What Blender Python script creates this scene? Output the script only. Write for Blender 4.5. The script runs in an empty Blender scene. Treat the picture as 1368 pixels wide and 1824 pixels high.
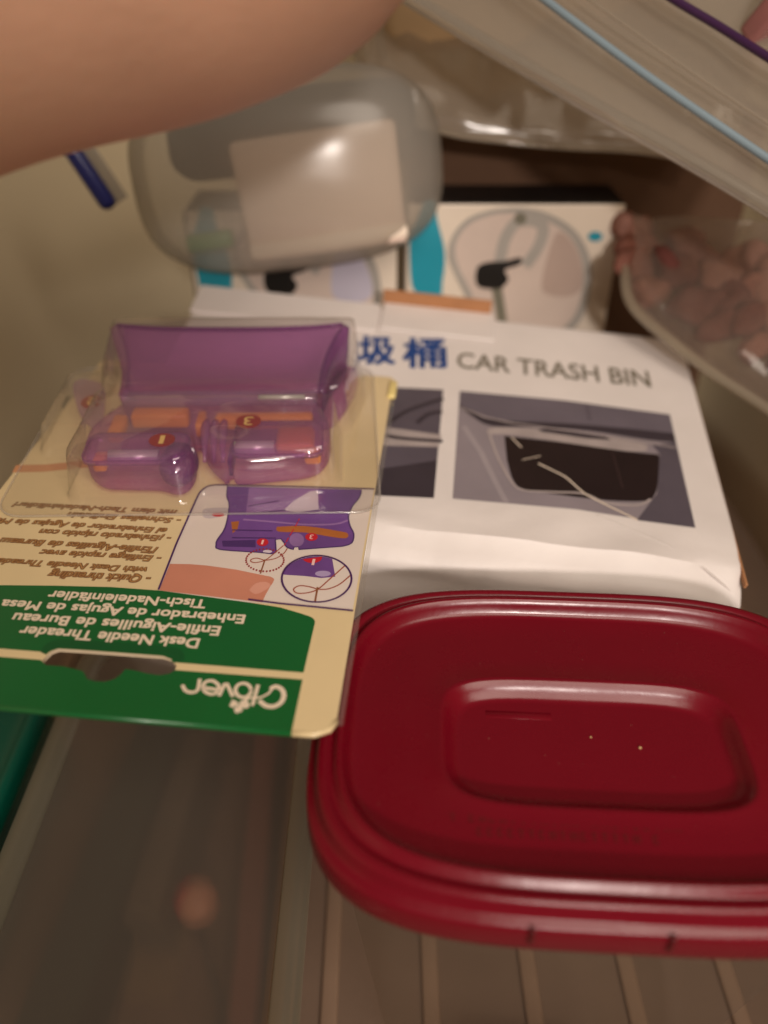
import bpy, bmesh, math, random
from mathutils import Vector, Matrix, Euler, noise

random.seed(7)
S = 0.001                      # everything below is written in millimetres
CAM_H = 235.0
sc = bpy.context.scene
col = sc.collection
R = math.radians

# ---------------------------------------------------------------- camera
cam_d = bpy.data.cameras.new('camera')
cam = bpy.data.objects.new('camera', cam_d)
col.objects.link(cam)
cam.location = (0, 0, CAM_H * S)
cam.rotation_euler = (R(90 - 37), 0, 0)
cam_d.sensor_fit = 'VERTICAL'
cam_d.sensor_height = 36.0
cam_d.sensor_width = 27.0
cam_d.lens = 36.0 * 1404 / 1824
cam_d.clip_start = 0.004
cam_d.clip_end = 20.0
cam_d.dof.use_dof = True
cam_d.dof.focus_distance = 0.172
cam_d.dof.aperture_fstop = cam_d.lens / 4.5
sc.camera = cam

# ---------------------------------------------------------------- light
world = bpy.data.worlds.new('World')
sc.world = world
world.use_nodes = True
bg = world.node_tree.nodes['Background']
bg.inputs[0].default_value = (1.0, 0.76, 0.54, 1)
bg.inputs[1].default_value = 0.14

def add_lamp(name, kind, loc, aim, energy, color):
    ld = bpy.data.lights.new(name, kind)
    ld.energy = energy; ld.color = color
    lo = bpy.data.objects.new(name, ld)
    col.objects.link(lo)
    lo.location = loc
    lo.rotation_euler = (Vector(aim) - Vector(loc)).to_track_quat('-Z', 'Y').to_euler()
    return ld
# broad room lamp overhead, behind the reader's shoulder
lamp_d = add_lamp('ceiling_lamp', 'AREA', (0.38, -0.62, 1.05), (0.0, 0.22, 0.12), 9.0, (1.0, 0.86, 0.73))
lamp_d.shape = 'DISK'; lamp_d.size = 0.70
# added soft-edged spot: brightens the carton front, leaves the near end dim
spot_d = add_lamp('added_spot', 'SPOT', (0.16, -0.80, 0.58), (0.056, 0.205, 0.115), 23.0, (1.0, 0.89, 0.81))
spot_d.spot_size = R(21); spot_d.spot_blend = 1.0; spot_d.shadow_soft_size = 0.04

sc.view_settings.view_transform = 'Standard'
sc.view_settings.look = 'None'
sc.view_settings.gamma = 1
sc.view_settings.exposure = 0.0
sc.render.engine = 'CYCLES'
sc.cycles.transparent_max_bounces = 32
sc.cycles.max_bounces = 10
sc.cycles.use_denoising = True

# ---------------------------------------------------------------- materials
def lin(c):
    return tuple((x / 12.92 if x <= 0.04045 else ((x + 0.055) / 1.055) ** 2.4) for x in [v / 255 for v in c])

MATS = {}
def mat(name, rgb, rough=0.5, spec=0.5, var=0.06, vscale=60.0, bump=0.0, bscale=400.0, coat=0.0, sss=0.0, metal=0.0, srgb=True, rvar=0.0):
    """opaque surface: colour with fine uneven tone, optional grain relief"""
    if name in MATS:
        return MATS[name]
    m = bpy.data.materials.new(name)
    m.use_nodes = True
    nt = m.node_tree
    p = nt.nodes['Principled BSDF']
    c = lin(rgb) if srgb else rgb
    tc = nt.nodes.new('ShaderNodeTexCoord')
    if var > 0:
        nz = nt.nodes.new('ShaderNodeTexNoise')
        nz.inputs['Scale'].default_value = vscale
        nz.inputs['Detail'].default_value = 5
        nt.links.new(tc.outputs['Object'], nz.inputs['Vector'])
        mx = nt.nodes.new('ShaderNodeMix')
        mx.data_type = 'RGBA'
        mx.inputs['A'].default_value = tuple(max(0, x * (1 - 1.6 * var)) for x in c) + (1,)
        mx.inputs['B'].default_value = tuple(min(1, x * (1 + 1.6 * var)) for x in c) + (1,)
        nt.links.new(nz.outputs[0], mx.inputs['Factor'])
        nt.links.new(mx.outputs['Result'], p.inputs['Base Color'])
    else:
        p.inputs['Base Color'].default_value = c + (1,)
    p.inputs['Roughness'].default_value = rough
    if rvar > 0:
        nr = nt.nodes.new('ShaderNodeTexNoise'); nr.inputs['Scale'].default_value = 55; nr.inputs['Detail'].default_value = 8; nr.inputs['Roughness'].default_value = 0.7
        nt.links.new(tc.outputs['Object'], nr.inputs['Vector'])
        mr = nt.nodes.new('ShaderNodeMapRange')
        mr.inputs['From Min'].default_value = 0.3; mr.inputs['From Max'].default_value = 0.7
        mr.inputs['To Min'].default_value = rough - rvar; mr.inputs['To Max'].default_value = rough + rvar
        nt.links.new(nr.outputs[0], mr.inputs['Value']); nt.links.new(mr.outputs[0], p.inputs['Roughness'])
    p.inputs['Specular IOR Level'].default_value = spec
    p.inputs['Metallic'].default_value = metal
    p.inputs['Coat Weight'].default_value = coat
    p.inputs['Coat Roughness'].default_value = 0.12
    if sss > 0:
        p.inputs['Subsurface Weight'].default_value = sss
        p.inputs['Subsurface Radius'].default_value = (0.006, 0.002, 0.001)
        p.inputs['Subsurface Scale'].default_value = 1.0
    if bump > 0:
        nb = nt.nodes.new('ShaderNodeTexNoise')
        nb.inputs['Scale'].default_value = bscale
        nb.inputs['Detail'].default_value = 4
        nt.links.new(tc.outputs['Object'], nb.inputs['Vector'])
        b = nt.nodes.new('ShaderNodeBump')
        b.inputs['Strength'].default_value = bump
        b.inputs['Distance'].default_value = 0.001
        nt.links.new(nb.outputs[0], b.inputs['Height'])
        nt.links.new(b.outputs['Normal'], p.inputs['Normal'])
    MATS[name] = m
    return m

def clear(name, tint=(1, 1, 1), frost=0.05, frost_rgb=(0.8, 0.78, 0.74), rough=0.06, f0=0.05, edge=0.7, power=4.0, bump=0.0, bscale=120.0, transl=0.5, blur=0.0, edgetint=None):
    """thin transparent plastic: tinted see-through, a little milky, shiny at grazing angles"""
    if name in MATS:
        return MATS[name]
    m = bpy.data.materials.new(name)
    m.use_nodes = True
    nt = m.node_tree
    N, L = nt.nodes, nt.links
    N.remove(N['Principled BSDF'])
    out = N['Material Output']
    if blur > 0:
        tr = N.new('ShaderNodeBsdfRefraction'); tr.inputs['Roughness'].default_value = blur; tr.inputs['IOR'].default_value = 1.12
        tr.inputs[0].default_value = tuple(tint) + (1,)
        clr = N.new('ShaderNodeBsdfTransparent'); clr.inputs[0].default_value = tuple(tint) + (1,)
        mb = N.new('ShaderNodeMixShader'); mb.inputs[0].default_value = 0.5
        L.new(clr.outputs[0], mb.inputs[1]); L.new(tr.outputs[0], mb.inputs[2])
        tr = mb
    else:
        tr = N.new('ShaderNodeBsdfTransparent'); tr.inputs[0].default_value = tuple(tint) + (1,)
    if edgetint and blur == 0:
        lw0 = N.new('ShaderNodeLayerWeight'); lw0.inputs[0].default_value = 0.5
        pw0 = N.new('ShaderNodeMath'); pw0.operation = 'POWER'; pw0.inputs[1].default_value = 1.6
        L.new(lw0.outputs['Facing'], pw0.inputs[0])
        mc = N.new('ShaderNodeMix'); mc.data_type = 'RGBA'
        mc.inputs['A'].default_value = tuple(tint) + (1,); mc.inputs['B'].default_value = tuple(edgetint) + (1,)
        L.new(pw0.outputs[0], mc.inputs['Factor']); L.new(mc.outputs['Result'], tr.inputs[0])
    df = N.new('ShaderNodeBsdfDiffuse'); df.inputs[0].default_value = tuple(frost_rgb) + (1,)
    tl = N.new('ShaderNodeBsdfTranslucent'); tl.inputs[0].default_value = tuple(frost_rgb) + (1,)
    gl = N.new('ShaderNodeBsdfGlossy'); gl.inputs['Roughness'].default_value = rough
    m0 = N.new('ShaderNodeMixShader'); m0.inputs[0].default_value = transl
    L.new(df.outputs[0], m0.inputs[1]); L.new(tl.outputs[0], m0.inputs[2])
    m1 = N.new('ShaderNodeMixShader'); m1.inputs[0].default_value = frost
    L.new(tr.outputs[0], m1.inputs[1]); L.new(m0.outputs[0], m1.inputs[2])
    lw = N.new('ShaderNodeLayerWeight'); lw.inputs[0].default_value = 0.5
    pw = N.new('ShaderNodeMath'); pw.operation = 'POWER'; pw.inputs[1].default_value = power
    L.new(lw.outputs['Facing'], pw.inputs[0])
    ml = N.new('ShaderNodeMath'); ml.operation = 'MULTIPLY_ADD'; ml.inputs[1].default_value = edge; ml.inputs[2].default_value = f0
    L.new(pw.outputs[0], ml.inputs[0])
    m2 = N.new('ShaderNodeMixShader')
    L.new(ml.outputs[0], m2.inputs[0]); L.new(m1.outputs[0], m2.inputs[1]); L.new(gl.outputs[0], m2.inputs[2])
    L.new(m2.outputs[0], out.inputs[0])
    if bump > 0:
        tc = N.new('ShaderNodeTexCoord')
        nb = N.new('ShaderNodeTexNoise'); nb.inputs['Scale'].default_value = bscale; nb.inputs['Detail'].default_value = 3
        L.new(tc.outputs['Object'], nb.inputs['Vector'])
        b = N.new('ShaderNodeBump'); b.inputs['Strength'].default_value = bump; b.inputs['Distance'].default_value = 0.001
        L.new(nb.outputs[0], b.inputs['Height'])
        for s in (gl, df, lw):
            L.new(b.outputs['Normal'], s.inputs['Normal'])
    MATS[name] = m
    return m

# ---------------------------------------------------------------- helpers
def link(o, parent=None, loc=None, rot=None):
    col.objects.link(o)
    if parent is not None:
        o.parent = parent
    if loc is not None:
        o.location = Vector(loc) * S
    if rot is not None:
        o.rotation_euler = Euler([R(a) for a in rot], 'XYZ')
    return o

def tag(o, label=None, cat=None, group=None, kind=None):
    if label: o['label'] = label
    if cat: o['category'] = cat
    if group: o['group'] = group
    if kind: o['kind'] = kind
    return o

def thing(name, label, cat, loc=(0, 0, 0), rot=(0, 0, 0), group=None):
    o = bpy.data.objects.new(name, None)
    o.empty_display_size = 0.01
    link(o, None, loc, rot)
    return tag(o, label, cat, group)

def obj(name, verts, faces, m, parent=None, smooth=False, loc=None, rot=None, scale=True):
    me = bpy.data.meshes.new(name)
    k = S if scale else 1
    me.from_pydata([(v[0] * k, v[1] * k, v[2] * k) for v in verts], [], faces)
    me.materials.append(m)
    if smooth:
        me.polygons.foreach_set('use_smooth', [True] * len(me.polygons))
    me.update()
    return link(bpy.data.objects.new(name, me), parent, loc, rot)

def obj_bm(name, bm, m, parent=None, smooth=False, loc=None, rot=None, auto=None):
    """bm is in millimetres"""
    bmesh.ops.scale(bm, vec=(S, S, S), verts=bm.verts)
    bmesh.ops.recalc_face_normals(bm, faces=bm.faces)
    me = bpy.data.meshes.new(name)
    bm.to_mesh(me); bm.free()
    for x in (m if isinstance(m, (list, tuple)) else [m]):
        me.materials.append(x)
    if smooth:
        me.polygons.foreach_set('use_smooth', [True] * len(me.polygons))
    if auto:
        me.polygons.foreach_set('use_smooth', [True] * len(me.polygons))
        me.set_sharp_from_angle(angle=R(auto))
    return link(bpy.data.objects.new(name, me), parent, loc, rot)

def poly2d(name, loops, m, parent, z=0.0, thick=0.0):
    """flat filled outline (with holes); loops are lists of (u, v)"""
    cu = bpy.data.curves.new('tmp', 'CURVE')
    cu.dimensions = '2D'
    cu.fill_mode = 'BOTH'
    cu.extrude = thick / 2
    for lp in loops:
        sp = cu.splines.new('POLY')
        sp.points.add(len(lp) - 1)
        for i, p in enumerate(lp):
            sp.points[i].co = (p[0], p[1], 0, 1)
        sp.use_cyclic_u = True
    to = bpy.data.objects.new('tmp', cu)
    me = bpy.data.meshes.new_from_object(to)
    bpy.data.objects.remove(to); bpy.data.curves.remove(cu)
    me.name = name
    me.transform(Matrix.Translation((0, 0, (z + thick / 2) * S)) @ Matrix.Scale(S, 4))
    me.materials.clear(); me.materials.append(m)
    if thick == 0:
        for p in me.polygons:
            if p.normal.z < 0:
                me.flip_normals(); break
    return link(bpy.data.objects.new(name, me), parent)

def slab2d(name, loop, m, parent, z0, z1, bev):
    """solid plate from an outline, edges rounded by bev"""
    cu = bpy.data.curves.new('tmp', 'CURVE')
    cu.dimensions = '2D'; cu.fill_mode = 'BOTH'
    cu.extrude = (z1 - z0) / 2 - bev; cu.bevel_depth = bev; cu.bevel_resolution = 3; cu.offset = -bev
    sp = cu.splines.new('POLY'); sp.points.add(len(loop) - 1)
    for i, p in enumerate(loop): sp.points[i].co = (p[0], p[1], 0, 1)
    sp.use_cyclic_u = True
    to = bpy.data.objects.new('tmp', cu)
    me = bpy.data.meshes.new_from_object(to)
    bpy.data.objects.remove(to); bpy.data.curves.remove(cu)
    me.transform(Matrix.Translation((0, 0, (z0 + z1) / 2 * S)) @ Matrix.Scale(S, 4))
    bm = bmesh.new(); bm.from_mesh(me)
    bmesh.ops.remove_doubles(bm, verts=bm.verts, dist=2e-6)
    bmesh.ops.recalc_face_normals(bm, faces=bm.faces)
    bm.to_mesh(me); bm.free()
    me.name = name; me.materials.clear(); me.materials.append(m)
    me.polygons.foreach_set('use_smooth', [True] * len(me.polygons))
    me.set_sharp_from_angle(angle=R(35))
    return link(bpy.data.objects.new(name, me), parent)

def ribbon(name, lines, width, m, parent, z=0.0, closed=False):
    """flat printed strokes along polylines"""
    V, F = [], []
    for ln in lines:
        n = len(ln)
        if n < 2: continue
        b = len(V)
        for i in range(n):
            if closed:
                a, c = Vector(ln[i - 1]), Vector(ln[(i + 1) % n])
            else:
                a, c = Vector(ln[max(i - 1, 0)]), Vector(ln[min(i + 1, n - 1)])
            t = (c - a)
            if t.length < 1e-6: t = Vector((1, 0))
            t.normalize()
            nn = Vector((-t.y, t.x)) * width / 2
            p = Vector(ln[i])
            if not closed and i == 0: p = p - t * width * 0.35
            if not closed and i == n - 1: p = p + t * width * 0.35
            V += [(p.x + nn.x, p.y + nn.y, z), (p.x - nn.x, p.y - nn.y, z)]
        for i in range(n if closed else n - 1):
            j = (i + 1) % n
            F.append((b + 2 * i, b + 2 * i + 1, b + 2 * j + 1, b + 2 * j))
    return obj(name, V, F, m, parent)

_cap = {}
def text(name, spec, m, parent, z, bold=0.0, shear=0.0, capk=1.0, fit=True):
    """lettering between two baseline points: spec = (string, start, end, cap height)"""
    s, a, b, h = spec
    def mk(body, off):
        cu = bpy.data.curves.new('tmp', 'FONT')
        cu.body = body; cu.size = 10.0; cu.offset = off * 10; cu.shear = shear
        cu.resolution_u = 3
        to = bpy.data.objects.new('tmp', cu)
        me = bpy.data.meshes.new_from_object(to)
        bpy.data.objects.remove(to); bpy.data.curves.remove(cu)
        return me
    if 'H' not in _cap:
        mh = mk('H', 0); _cap['H'] = max(v.co.y for v in mh.vertices)
    me = mk(s, 0)
    xs = [v.co.x for v in me.vertices]; ys = [v.co.y for v in me.vertices]
    x0, x1 = min(xs), max(xs)
    a, b = Vector(a), Vector(b)
    dr = (b - a); ln = dr.length; dr.normalize()
    up = Vector((-dr.y, dr.x))
    kx = ln / (x1 - x0)
    ky = h * capk / (_cap['H'] if capk != -1 else 1)
    y0 = 0.0
    if capk == 9:                       # ideographs: fill the cell
        y0 = min(ys); ky = h / (max(ys) - y0)
    for v in me.vertices:
        x = (v.co.x - x0) * kx; y = (v.co.y - y0) * ky
        v.co = ((a.x + dr.x * x + up.x * y) * S, (a.y + dr.y * x + up.y * y) * S, z * S)
    if bold > 0:                        # heavier strokes: the outline laid down again, shifted a hair
        bm = bmesh.new(); bm.from_mesh(me)
        base = list(bm.verts) + list(bm.edges) + list(bm.faces)
        q = bold * h * 1.4 * S
        for n_, (ox, oy) in enumerate(((q, q), (q, -q), (-q, q), (-q, -q))):
            g = bmesh.ops.duplicate(bm, geom=base)['geom']
            bmesh.ops.translate(bm, verts=[e for e in g if isinstance(e, bmesh.types.BMVert)], vec=(ox, oy, -(n_ + 1) * 2.5e-6))
        bm.to_mesh(me); bm.free()
    me.name = name
    me.materials.clear(); me.materials.append(m)
    return link(bpy.data.objects.new(name, me), parent)

def rbox(dx, dy, dz, bev=1.0, seg=3):
    """bevelled box, centred on x and y, base at z = 0"""
    bm = bmesh.new()
    bmesh.ops.create_cube(bm, size=1)
    for v in bm.verts:
        v.co = (v.co.x * dx, v.co.y * dy, (v.co.z + 0.5) * dz)
    bmesh.ops.bevel(bm, geom=list(bm.edges) + list(bm.verts), offset=bev, segments=seg, profile=0.5, affect='EDGES')
    return bm

def shift(bm, x=0, y=0, z=0, rot=None):
    if rot:
        bmesh.ops.rotate(bm, verts=bm.verts, cent=(0, 0, 0), matrix=Euler([R(a) for a in rot]).to_matrix())
    bmesh.ops.translate(bm, verts=bm.verts, vec=(x, y, z))
    return bm

def cyl(r, h, n=20, r2=None, bev=0.0):
    bm = bmesh.new()
    bmesh.ops.create_cone(bm, cap_ends=True, segments=n, radius1=r, radius2=r if r2 is None else r2, depth=h)
    if bev:
        es = [e for e in bm.edges if len(e.link_faces) == 2 and e.calc_face_angle() > 0.8]
        bmesh.ops.bevel(bm, geom=es, offset=bev, segments=2, profile=0.5, affect='EDGES')
    return bm

def rings(loops, cap0=False, cap1=False):
    """skin a stack of equal-length loops of 3-D points"""
    V, F = [], []
    n = len(loops[0])
    for lp in loops: V += [tuple(p) for p in lp]
    for i in range(len(loops) - 1):
        for j in range(n):
            k = (j + 1) % n
            F.append((i * n + j, i * n + k, (i + 1) * n + k, (i + 1) * n + j))
    if cap0: F.append(tuple(range(n - 1, -1, -1)))
    if cap1: F.append(tuple((len(loops) - 1) * n + j for j in range(n)))
    return V, F

def sellipse(a, b, z, n=96, e=3.6, cx=0, cy=0):
    out = []
    for i in range(n):
        t = 2 * math.pi * i / n
        c, s = math.cos(t), math.sin(t)
        out.append((cx + a * math.copysign(abs(c) ** (2 / e), c), cy + b * math.copysign(abs(s) ** (2 / e), s), z))
    return out

def rrect(a, b, r, z, per=10, cx=0, cy=0):
    out = []
    for q, (sx, sy) in enumerate(((1, 1), (-1, 1), (-1, -1), (1, -1))):
        for i in range(per + 1):
            t = math.pi / 2 * (q + i / per)
            out.append((cx + sx * (a - r) + r * math.cos(t), cy + sy * (b - r) + r * math.sin(t), z))
    return out

def tube(path, r, n=10, cap=True):
    """round tube along 3-D points, r a number or a list"""
    P = [Vector(p) for p in path]
    rr = r if isinstance(r, (list, tuple)) else [r] * len(P)
    loops = []
    ref = None
    for i, p in enumerate(P):
        t = (P[min(i + 1, len(P) - 1)] - P[max(i - 1, 0)]).normalized()
        if ref is None:
            ref = t.orthogonal().normalized()
        ref = (ref - t * ref.dot(t)).normalized()
        bn = t.cross(ref)
        loops.append([tuple(p + (ref * math.cos(2 * math.pi * k / n) + bn * math.sin(2 * math.pi * k / n)) * rr[i]) for k in range(n)])
    return rings(loops, cap, cap)

def catmull(P, n=6):
    P = [Vector(p) for p in P]; o = []
    for i in range(len(P) - 1):
        a = P[max(i - 1, 0)]; b = P[i]; c = P[i + 1]; d = P[min(i + 2, len(P) - 1)]
        for j in range(n):
            t = j / n
            o.append(0.5 * ((2 * b) + (c - a) * t + (2 * a - 5 * b + 4 * c - d) * t * t + (3 * b - a - 3 * c + d) * t ** 3))
    o.append(P[-1])
    return o

def sstep(a, b, x):
    t = min(1, max(0, (x - a) / (b - a)))
    return t * t * (3 - 2 * t)

# ---------------------------------------------------------------- traced flat artwork of the packages, in millimetres on each face
D = {}
D['green_top']=[(-29.53,29.41),(-17.98,30.5),(-6.32,31.35),(4.38,31.42),(23.16,30),(29.78,29.29),(30.83,29),(32.35,28.58),(33.92,28.14),(35.12,27.77),(35.85,27.53),(36.32,27.34),(36.65,27.16),(36.93,26.96),(37.17,26.7),(37.32,26.42),(37.42,26.16),(37.49,25.98),(37.41,12.97),(-21.38,12.73)]
D['green_low']=[(37.5,11.32),(-20.41,10.73),(37.72,-0.85)]
D['ill']=[(3.72,31.51),(3.09,46.28),(3,62.44),(3.01,62.98),(3.02,63.77),(3.06,64.64),(3.18,65.41),(3.39,66.07),(3.67,66.71),(4,67.28),(4.37,67.75),(4.82,68.08),(5.35,68.3),(5.85,68.45),(6.19,68.56),(23.83,69.96),(44.7,71.26),(44.56,29.81),(36.78,29.95),(29.6,30.22),(23.16,30),(4.38,31.42)]
D['ill_line_top']=[(3.72,31.51),(3.09,46.28),(3,62.44),(3.01,62.98),(3.02,63.77),(3.06,64.64),(3.18,65.41),(3.39,66.07),(3.67,66.71),(4,67.28),(4.37,67.75),(4.82,68.08),(5.35,68.3),(5.85,68.45),(6.19,68.56),(23.83,69.96),(44.7,71.26)]
D['ill_line_bot']=[(23.02,30.6),(29.62,30.12),(36.78,29.95),(44.58,29.72)]
D['finger']=[(3.57,39.66),(7.88,40.03),(11.51,40.01),(18.14,39.42),(22.62,38.61),(25.94,38.05),(26.21,37.91),(26.57,37.7),(26.84,37.43),(26.92,37.08),(26.89,36.67),(26.83,36.27),(26.74,35.87),(26.61,35.5),(26.52,35.23),(26.05,32.47),(25.83,30.28),(23.05,30.46),(4.38,31.42),(3.85,31.53)]
D['nail']=[(22.35,33.54),(22.55,34.13),(22.86,34.95),(23.28,35.63),(23.88,36.03),(24.6,36.28),(25.23,36.35),(25.77,36.2),(26.23,35.88),(26.47,35.48),(26.41,35),(26.14,34.45),(25.75,33.91),(25.23,33.33),(24.59,32.77),(23.97,32.49),(23.36,32.7),(22.77,33.17)]
D['mini']=[(9.06,68.55),(9.24,67.48),(9.51,65.98),(9.86,64.52),(10.34,63.43),(10.89,62.37),(11.38,60.82),(11.82,58.34),(12.2,55.43),(12.38,52.97),(12.25,51.25),(11.95,49.91),(11.74,48.83),(11.68,48),(11.72,47.4),(11.88,46.86),(11.96,46.26),(12.17,45.71),(13.2,45.33),(15.76,45.23),(19.13,45.3),(21.86,45.35),(23.35,45.29),(24.2,45.22),(24.82,45.24),(25.27,45.42),(25.48,45.68),(25.61,45.87),(24.6,49.97),(25.82,50.39),(26.83,49.08),(27.01,48.71),(27.28,48.2),(27.63,47.76),(28.15,47.47),(28.74,47.24),(29.16,47.09),(29.26,47.94),(30.22,48.16),(30.39,47.23),(39.93,49.4),(40.48,49.68),(41.24,50.11),(41.8,50.73),(42.01,51.66),(42.02,52.8),(41.89,53.91),(41.57,54.85),(41.1,55.75),(40.67,56.72),(40.32,57.84),(40.01,59.04),(39.84,60.27),(39.88,61.54),(40.07,62.84),(40.33,64.09),(40.71,65.24),(41.16,66.33),(41.51,67.45),(41.7,68.72),(41.78,70.02),(41.83,70.93)]
D['mini_hood']=[(14.34,68.61),(31.14,69.92),(32.4,63.19),(25.66,60.23),(16.01,57.91)]
D['mini_gloss']=[(24.39,60.71),(26.06,64.4),(29.31,68.7),(31.24,69.26),(31.91,65.06),(32.59,61.95),(27.6,60.26)]
D['mini_orange']=[(24.05,54.57),(25.63,54.9),(27.91,55.34),(30.36,55.57),(33.04,55.4),(35.87,55.01),(38.1,54.66),(39.37,54.47),(40.05,54.32),(40.45,54.04),(40.71,53.46),(40.71,52.77),(40.3,52.28),(39.38,52.17),(38.07,52.27),(36.53,52.44),(34.77,52.71),(32.77,53.04),(30.75,53.25),(28.58,53.14),(26.38,52.89),(24.77,52.88),(24.11,53.35),(24.04,54.05)]
D['mini_orange2']=[(13.18,55.15),(14.99,55.66),(15.31,52.71),(14.55,51.16)]
D['mini_block']=[(12.79,48.37),(20.21,49.48),(20.76,47),(13.47,46.47)]
D['mini_knob']=[(31.01,50.68),(31.05,49.94),(30.93,49.27),(30.66,48.71),(30.26,48.33),(29.78,48.17),(29.25,48.22),(28.74,48.5),(28.28,48.97),(27.93,49.6),(27.71,50.31),(27.65,51.05),(27.77,51.74),(28.04,52.31),(28.44,52.7),(28.93,52.87),(29.47,52.81),(29.99,52.52),(30.45,52.04),(30.8,51.4)]
D['mini_glint']=[(24.66,45.99),(24.63,45.77),(24.45,45.58),(24.15,45.42),(23.77,45.34),(23.38,45.34),(23.03,45.42),(22.77,45.57),(22.65,45.77),(22.68,45.98),(22.86,46.18),(23.17,46.33),(23.54,46.42),(23.94,46.42),(24.29,46.34),(24.55,46.19)]
D['mini_tab']=[(5.64,57.98),(5.63,58.38),(5.68,58.94),(6.22,59.42),(7.7,59.83),(9.67,60.16),(11.15,60.17),(11.82,59.67),(11.99,58.85),(11.76,58.05),(10.97,57.29),(9.78,56.55),(8.7,56.05),(7.87,55.85),(7.13,55.88),(6.54,56.11),(6.11,56.67),(5.83,57.43)]
D['mini_ridge']=[(16,56.25),(17.16,56.25),(18.81,56.24),(20.7,56.22),(22.57,56.2),(24.44,56.15),(26.42,56.06),(28.39,56.01),(30.28,56.04),(32.11,56.16),(33.94,56.35),(35.62,56.6),(37.02,56.91),(38.11,57.35),(38.95,57.89),(39.58,58.41),(40.03,58.76)]
D['mini_lines']=[[(15.91,58.33),(24.78,60.76)],[(16,61.34),(22.54,64.13)],[(14.27,52.3),(23.23,53)],[(14.92,49.64),(24.49,50.53)]]
D['mini_dot1']=[(23.24,48.96),(23.26,48.54),(23.15,48.16),(22.92,47.83),(22.6,47.6),(22.21,47.5),(21.79,47.52),(21.39,47.66),(21.03,47.92),(20.77,48.27),(20.61,48.67),(20.59,49.09),(20.69,49.48),(20.92,49.81),(21.24,50.04),(21.64,50.15),(22.06,50.13),(22.47,49.98),(22.82,49.72),(23.09,49.37)]
D['mini_dot3']=[(33.9,51.98),(33.9,51.55),(33.76,51.15),(33.5,50.82),(33.14,50.58),(32.72,50.47),(32.28,50.49),(31.86,50.63),(31.5,50.9),(31.24,51.25),(31.1,51.66),(31.1,52.09),(31.23,52.5),(31.49,52.83),(31.85,53.07),(32.28,53.19),(32.72,53.17),(33.15,53.02),(33.51,52.75),(33.77,52.39)]
D['mini_dot2']=[(11.03,57.53),(11.02,57.3),(10.87,57.08),(10.59,56.89),(10.21,56.74),(9.78,56.66),(9.33,56.64),(8.9,56.7),(8.54,56.82),(8.28,57),(8.15,57.21),(8.16,57.44),(8.32,57.66),(8.59,57.86),(8.97,58.01),(9.4,58.09),(9.86,58.11),(10.29,58.05),(10.65,57.93),(10.91,57.75)]
D['dots']=[(27.81,43.4),(27.87,42.73),(27.78,42.08),(27.56,41.46),(27.21,40.9),(26.75,40.4),(26.19,40),(25.54,39.69),(24.84,39.49),(24.1,39.41),(23.34,39.45),(22.6,39.6),(21.9,39.87),(21.25,40.24),(20.69,40.71),(20.22,41.25),(19.87,41.85),(19.65,42.5),(19.57,43.16),(19.63,43.82),(19.83,44.46),(20.16,45.04),(20.63,45.56),(21.19,45.99),(21.85,46.31),(22.58,46.52),(23.34,46.6),(24.12,46.56),(24.89,46.39),(25.61,46.11),(26.26,45.71),(26.83,45.23),(27.28,44.67),(27.61,44.05)]
D['loop_small']=[[(23.68,42.83),(23.43,42.93),(23.08,43.07),(22.67,43.22),(22.26,43.34),(21.92,43.39),(21.63,43.37),(21.36,43.28),(21.11,43.16),(20.91,43.02),(20.76,42.89),(20.68,42.76),(20.64,42.61),(20.66,42.45),(20.71,42.31),(20.81,42.2),(20.95,42.1),(21.13,42.01),(21.35,41.94),(21.6,41.91),(21.88,41.94),(22.2,42.03),(22.57,42.17),(22.96,42.35),(23.34,42.58),(23.68,42.83),(23.95,43.12),(24.19,43.44),(24.41,43.8),(24.65,44.22),(24.93,44.7),(25.28,45.34),(25.7,46.11),(26.12,46.91),(26.49,47.62),(26.75,48.11)],[(23.68,42.83),(23.99,42.94),(24.43,43.08),(24.93,43.26),(25.43,43.47),(25.86,43.72),(26.21,44.02),(26.54,44.37),(26.84,44.76),(27.11,45.15),(27.33,45.51),(27.5,45.89),(27.62,46.28),(27.7,46.66),(27.76,46.99),(27.81,47.22)],[(23.71,43.05),(23.66,38.73)]]
D['dash']=[(26.98,48.25),(27.04,48.56),(27.1,48.99),(27.19,49.51),(27.29,50.14),(27.42,50.85),(27.59,51.75),(27.79,52.84),(28.01,53.99),(28.22,55.07),(28.38,55.95),(28.49,56.61),(28.56,57.13),(28.62,57.54),(28.66,57.86),(28.69,58.1)]
D['circle']=[(43.22,39.02),(43.27,38.22),(43.23,37.42),(43.1,36.64),(42.88,35.89),(42.57,35.17),(42.19,34.49),(41.73,33.86),(41.2,33.29),(40.6,32.78),(39.95,32.34),(39.26,31.97),(38.52,31.68),(37.76,31.47),(36.97,31.35),(36.16,31.3),(35.36,31.34),(34.56,31.47),(33.77,31.67),(33.01,31.96),(32.28,32.32),(31.59,32.76),(30.95,33.27),(30.36,33.84),(29.84,34.47),(29.4,35.15),(29.03,35.87),(28.74,36.63),(28.54,37.42),(28.43,38.21),(28.42,39.02),(28.5,39.82),(28.67,40.61),(28.94,41.37),(29.29,42.09),(29.74,42.77),(30.27,43.4),(30.87,43.96),(31.54,44.45),(32.27,44.86),(33.04,45.18),(33.86,45.42),(34.7,45.56),(35.56,45.61),(36.42,45.56),(37.27,45.41),(38.1,45.17),(38.9,44.84),(39.66,44.43),(40.37,43.94),(41.01,43.38),(41.59,42.76),(42.09,42.08),(42.5,41.35),(42.83,40.6),(43.07,39.81)]
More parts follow.
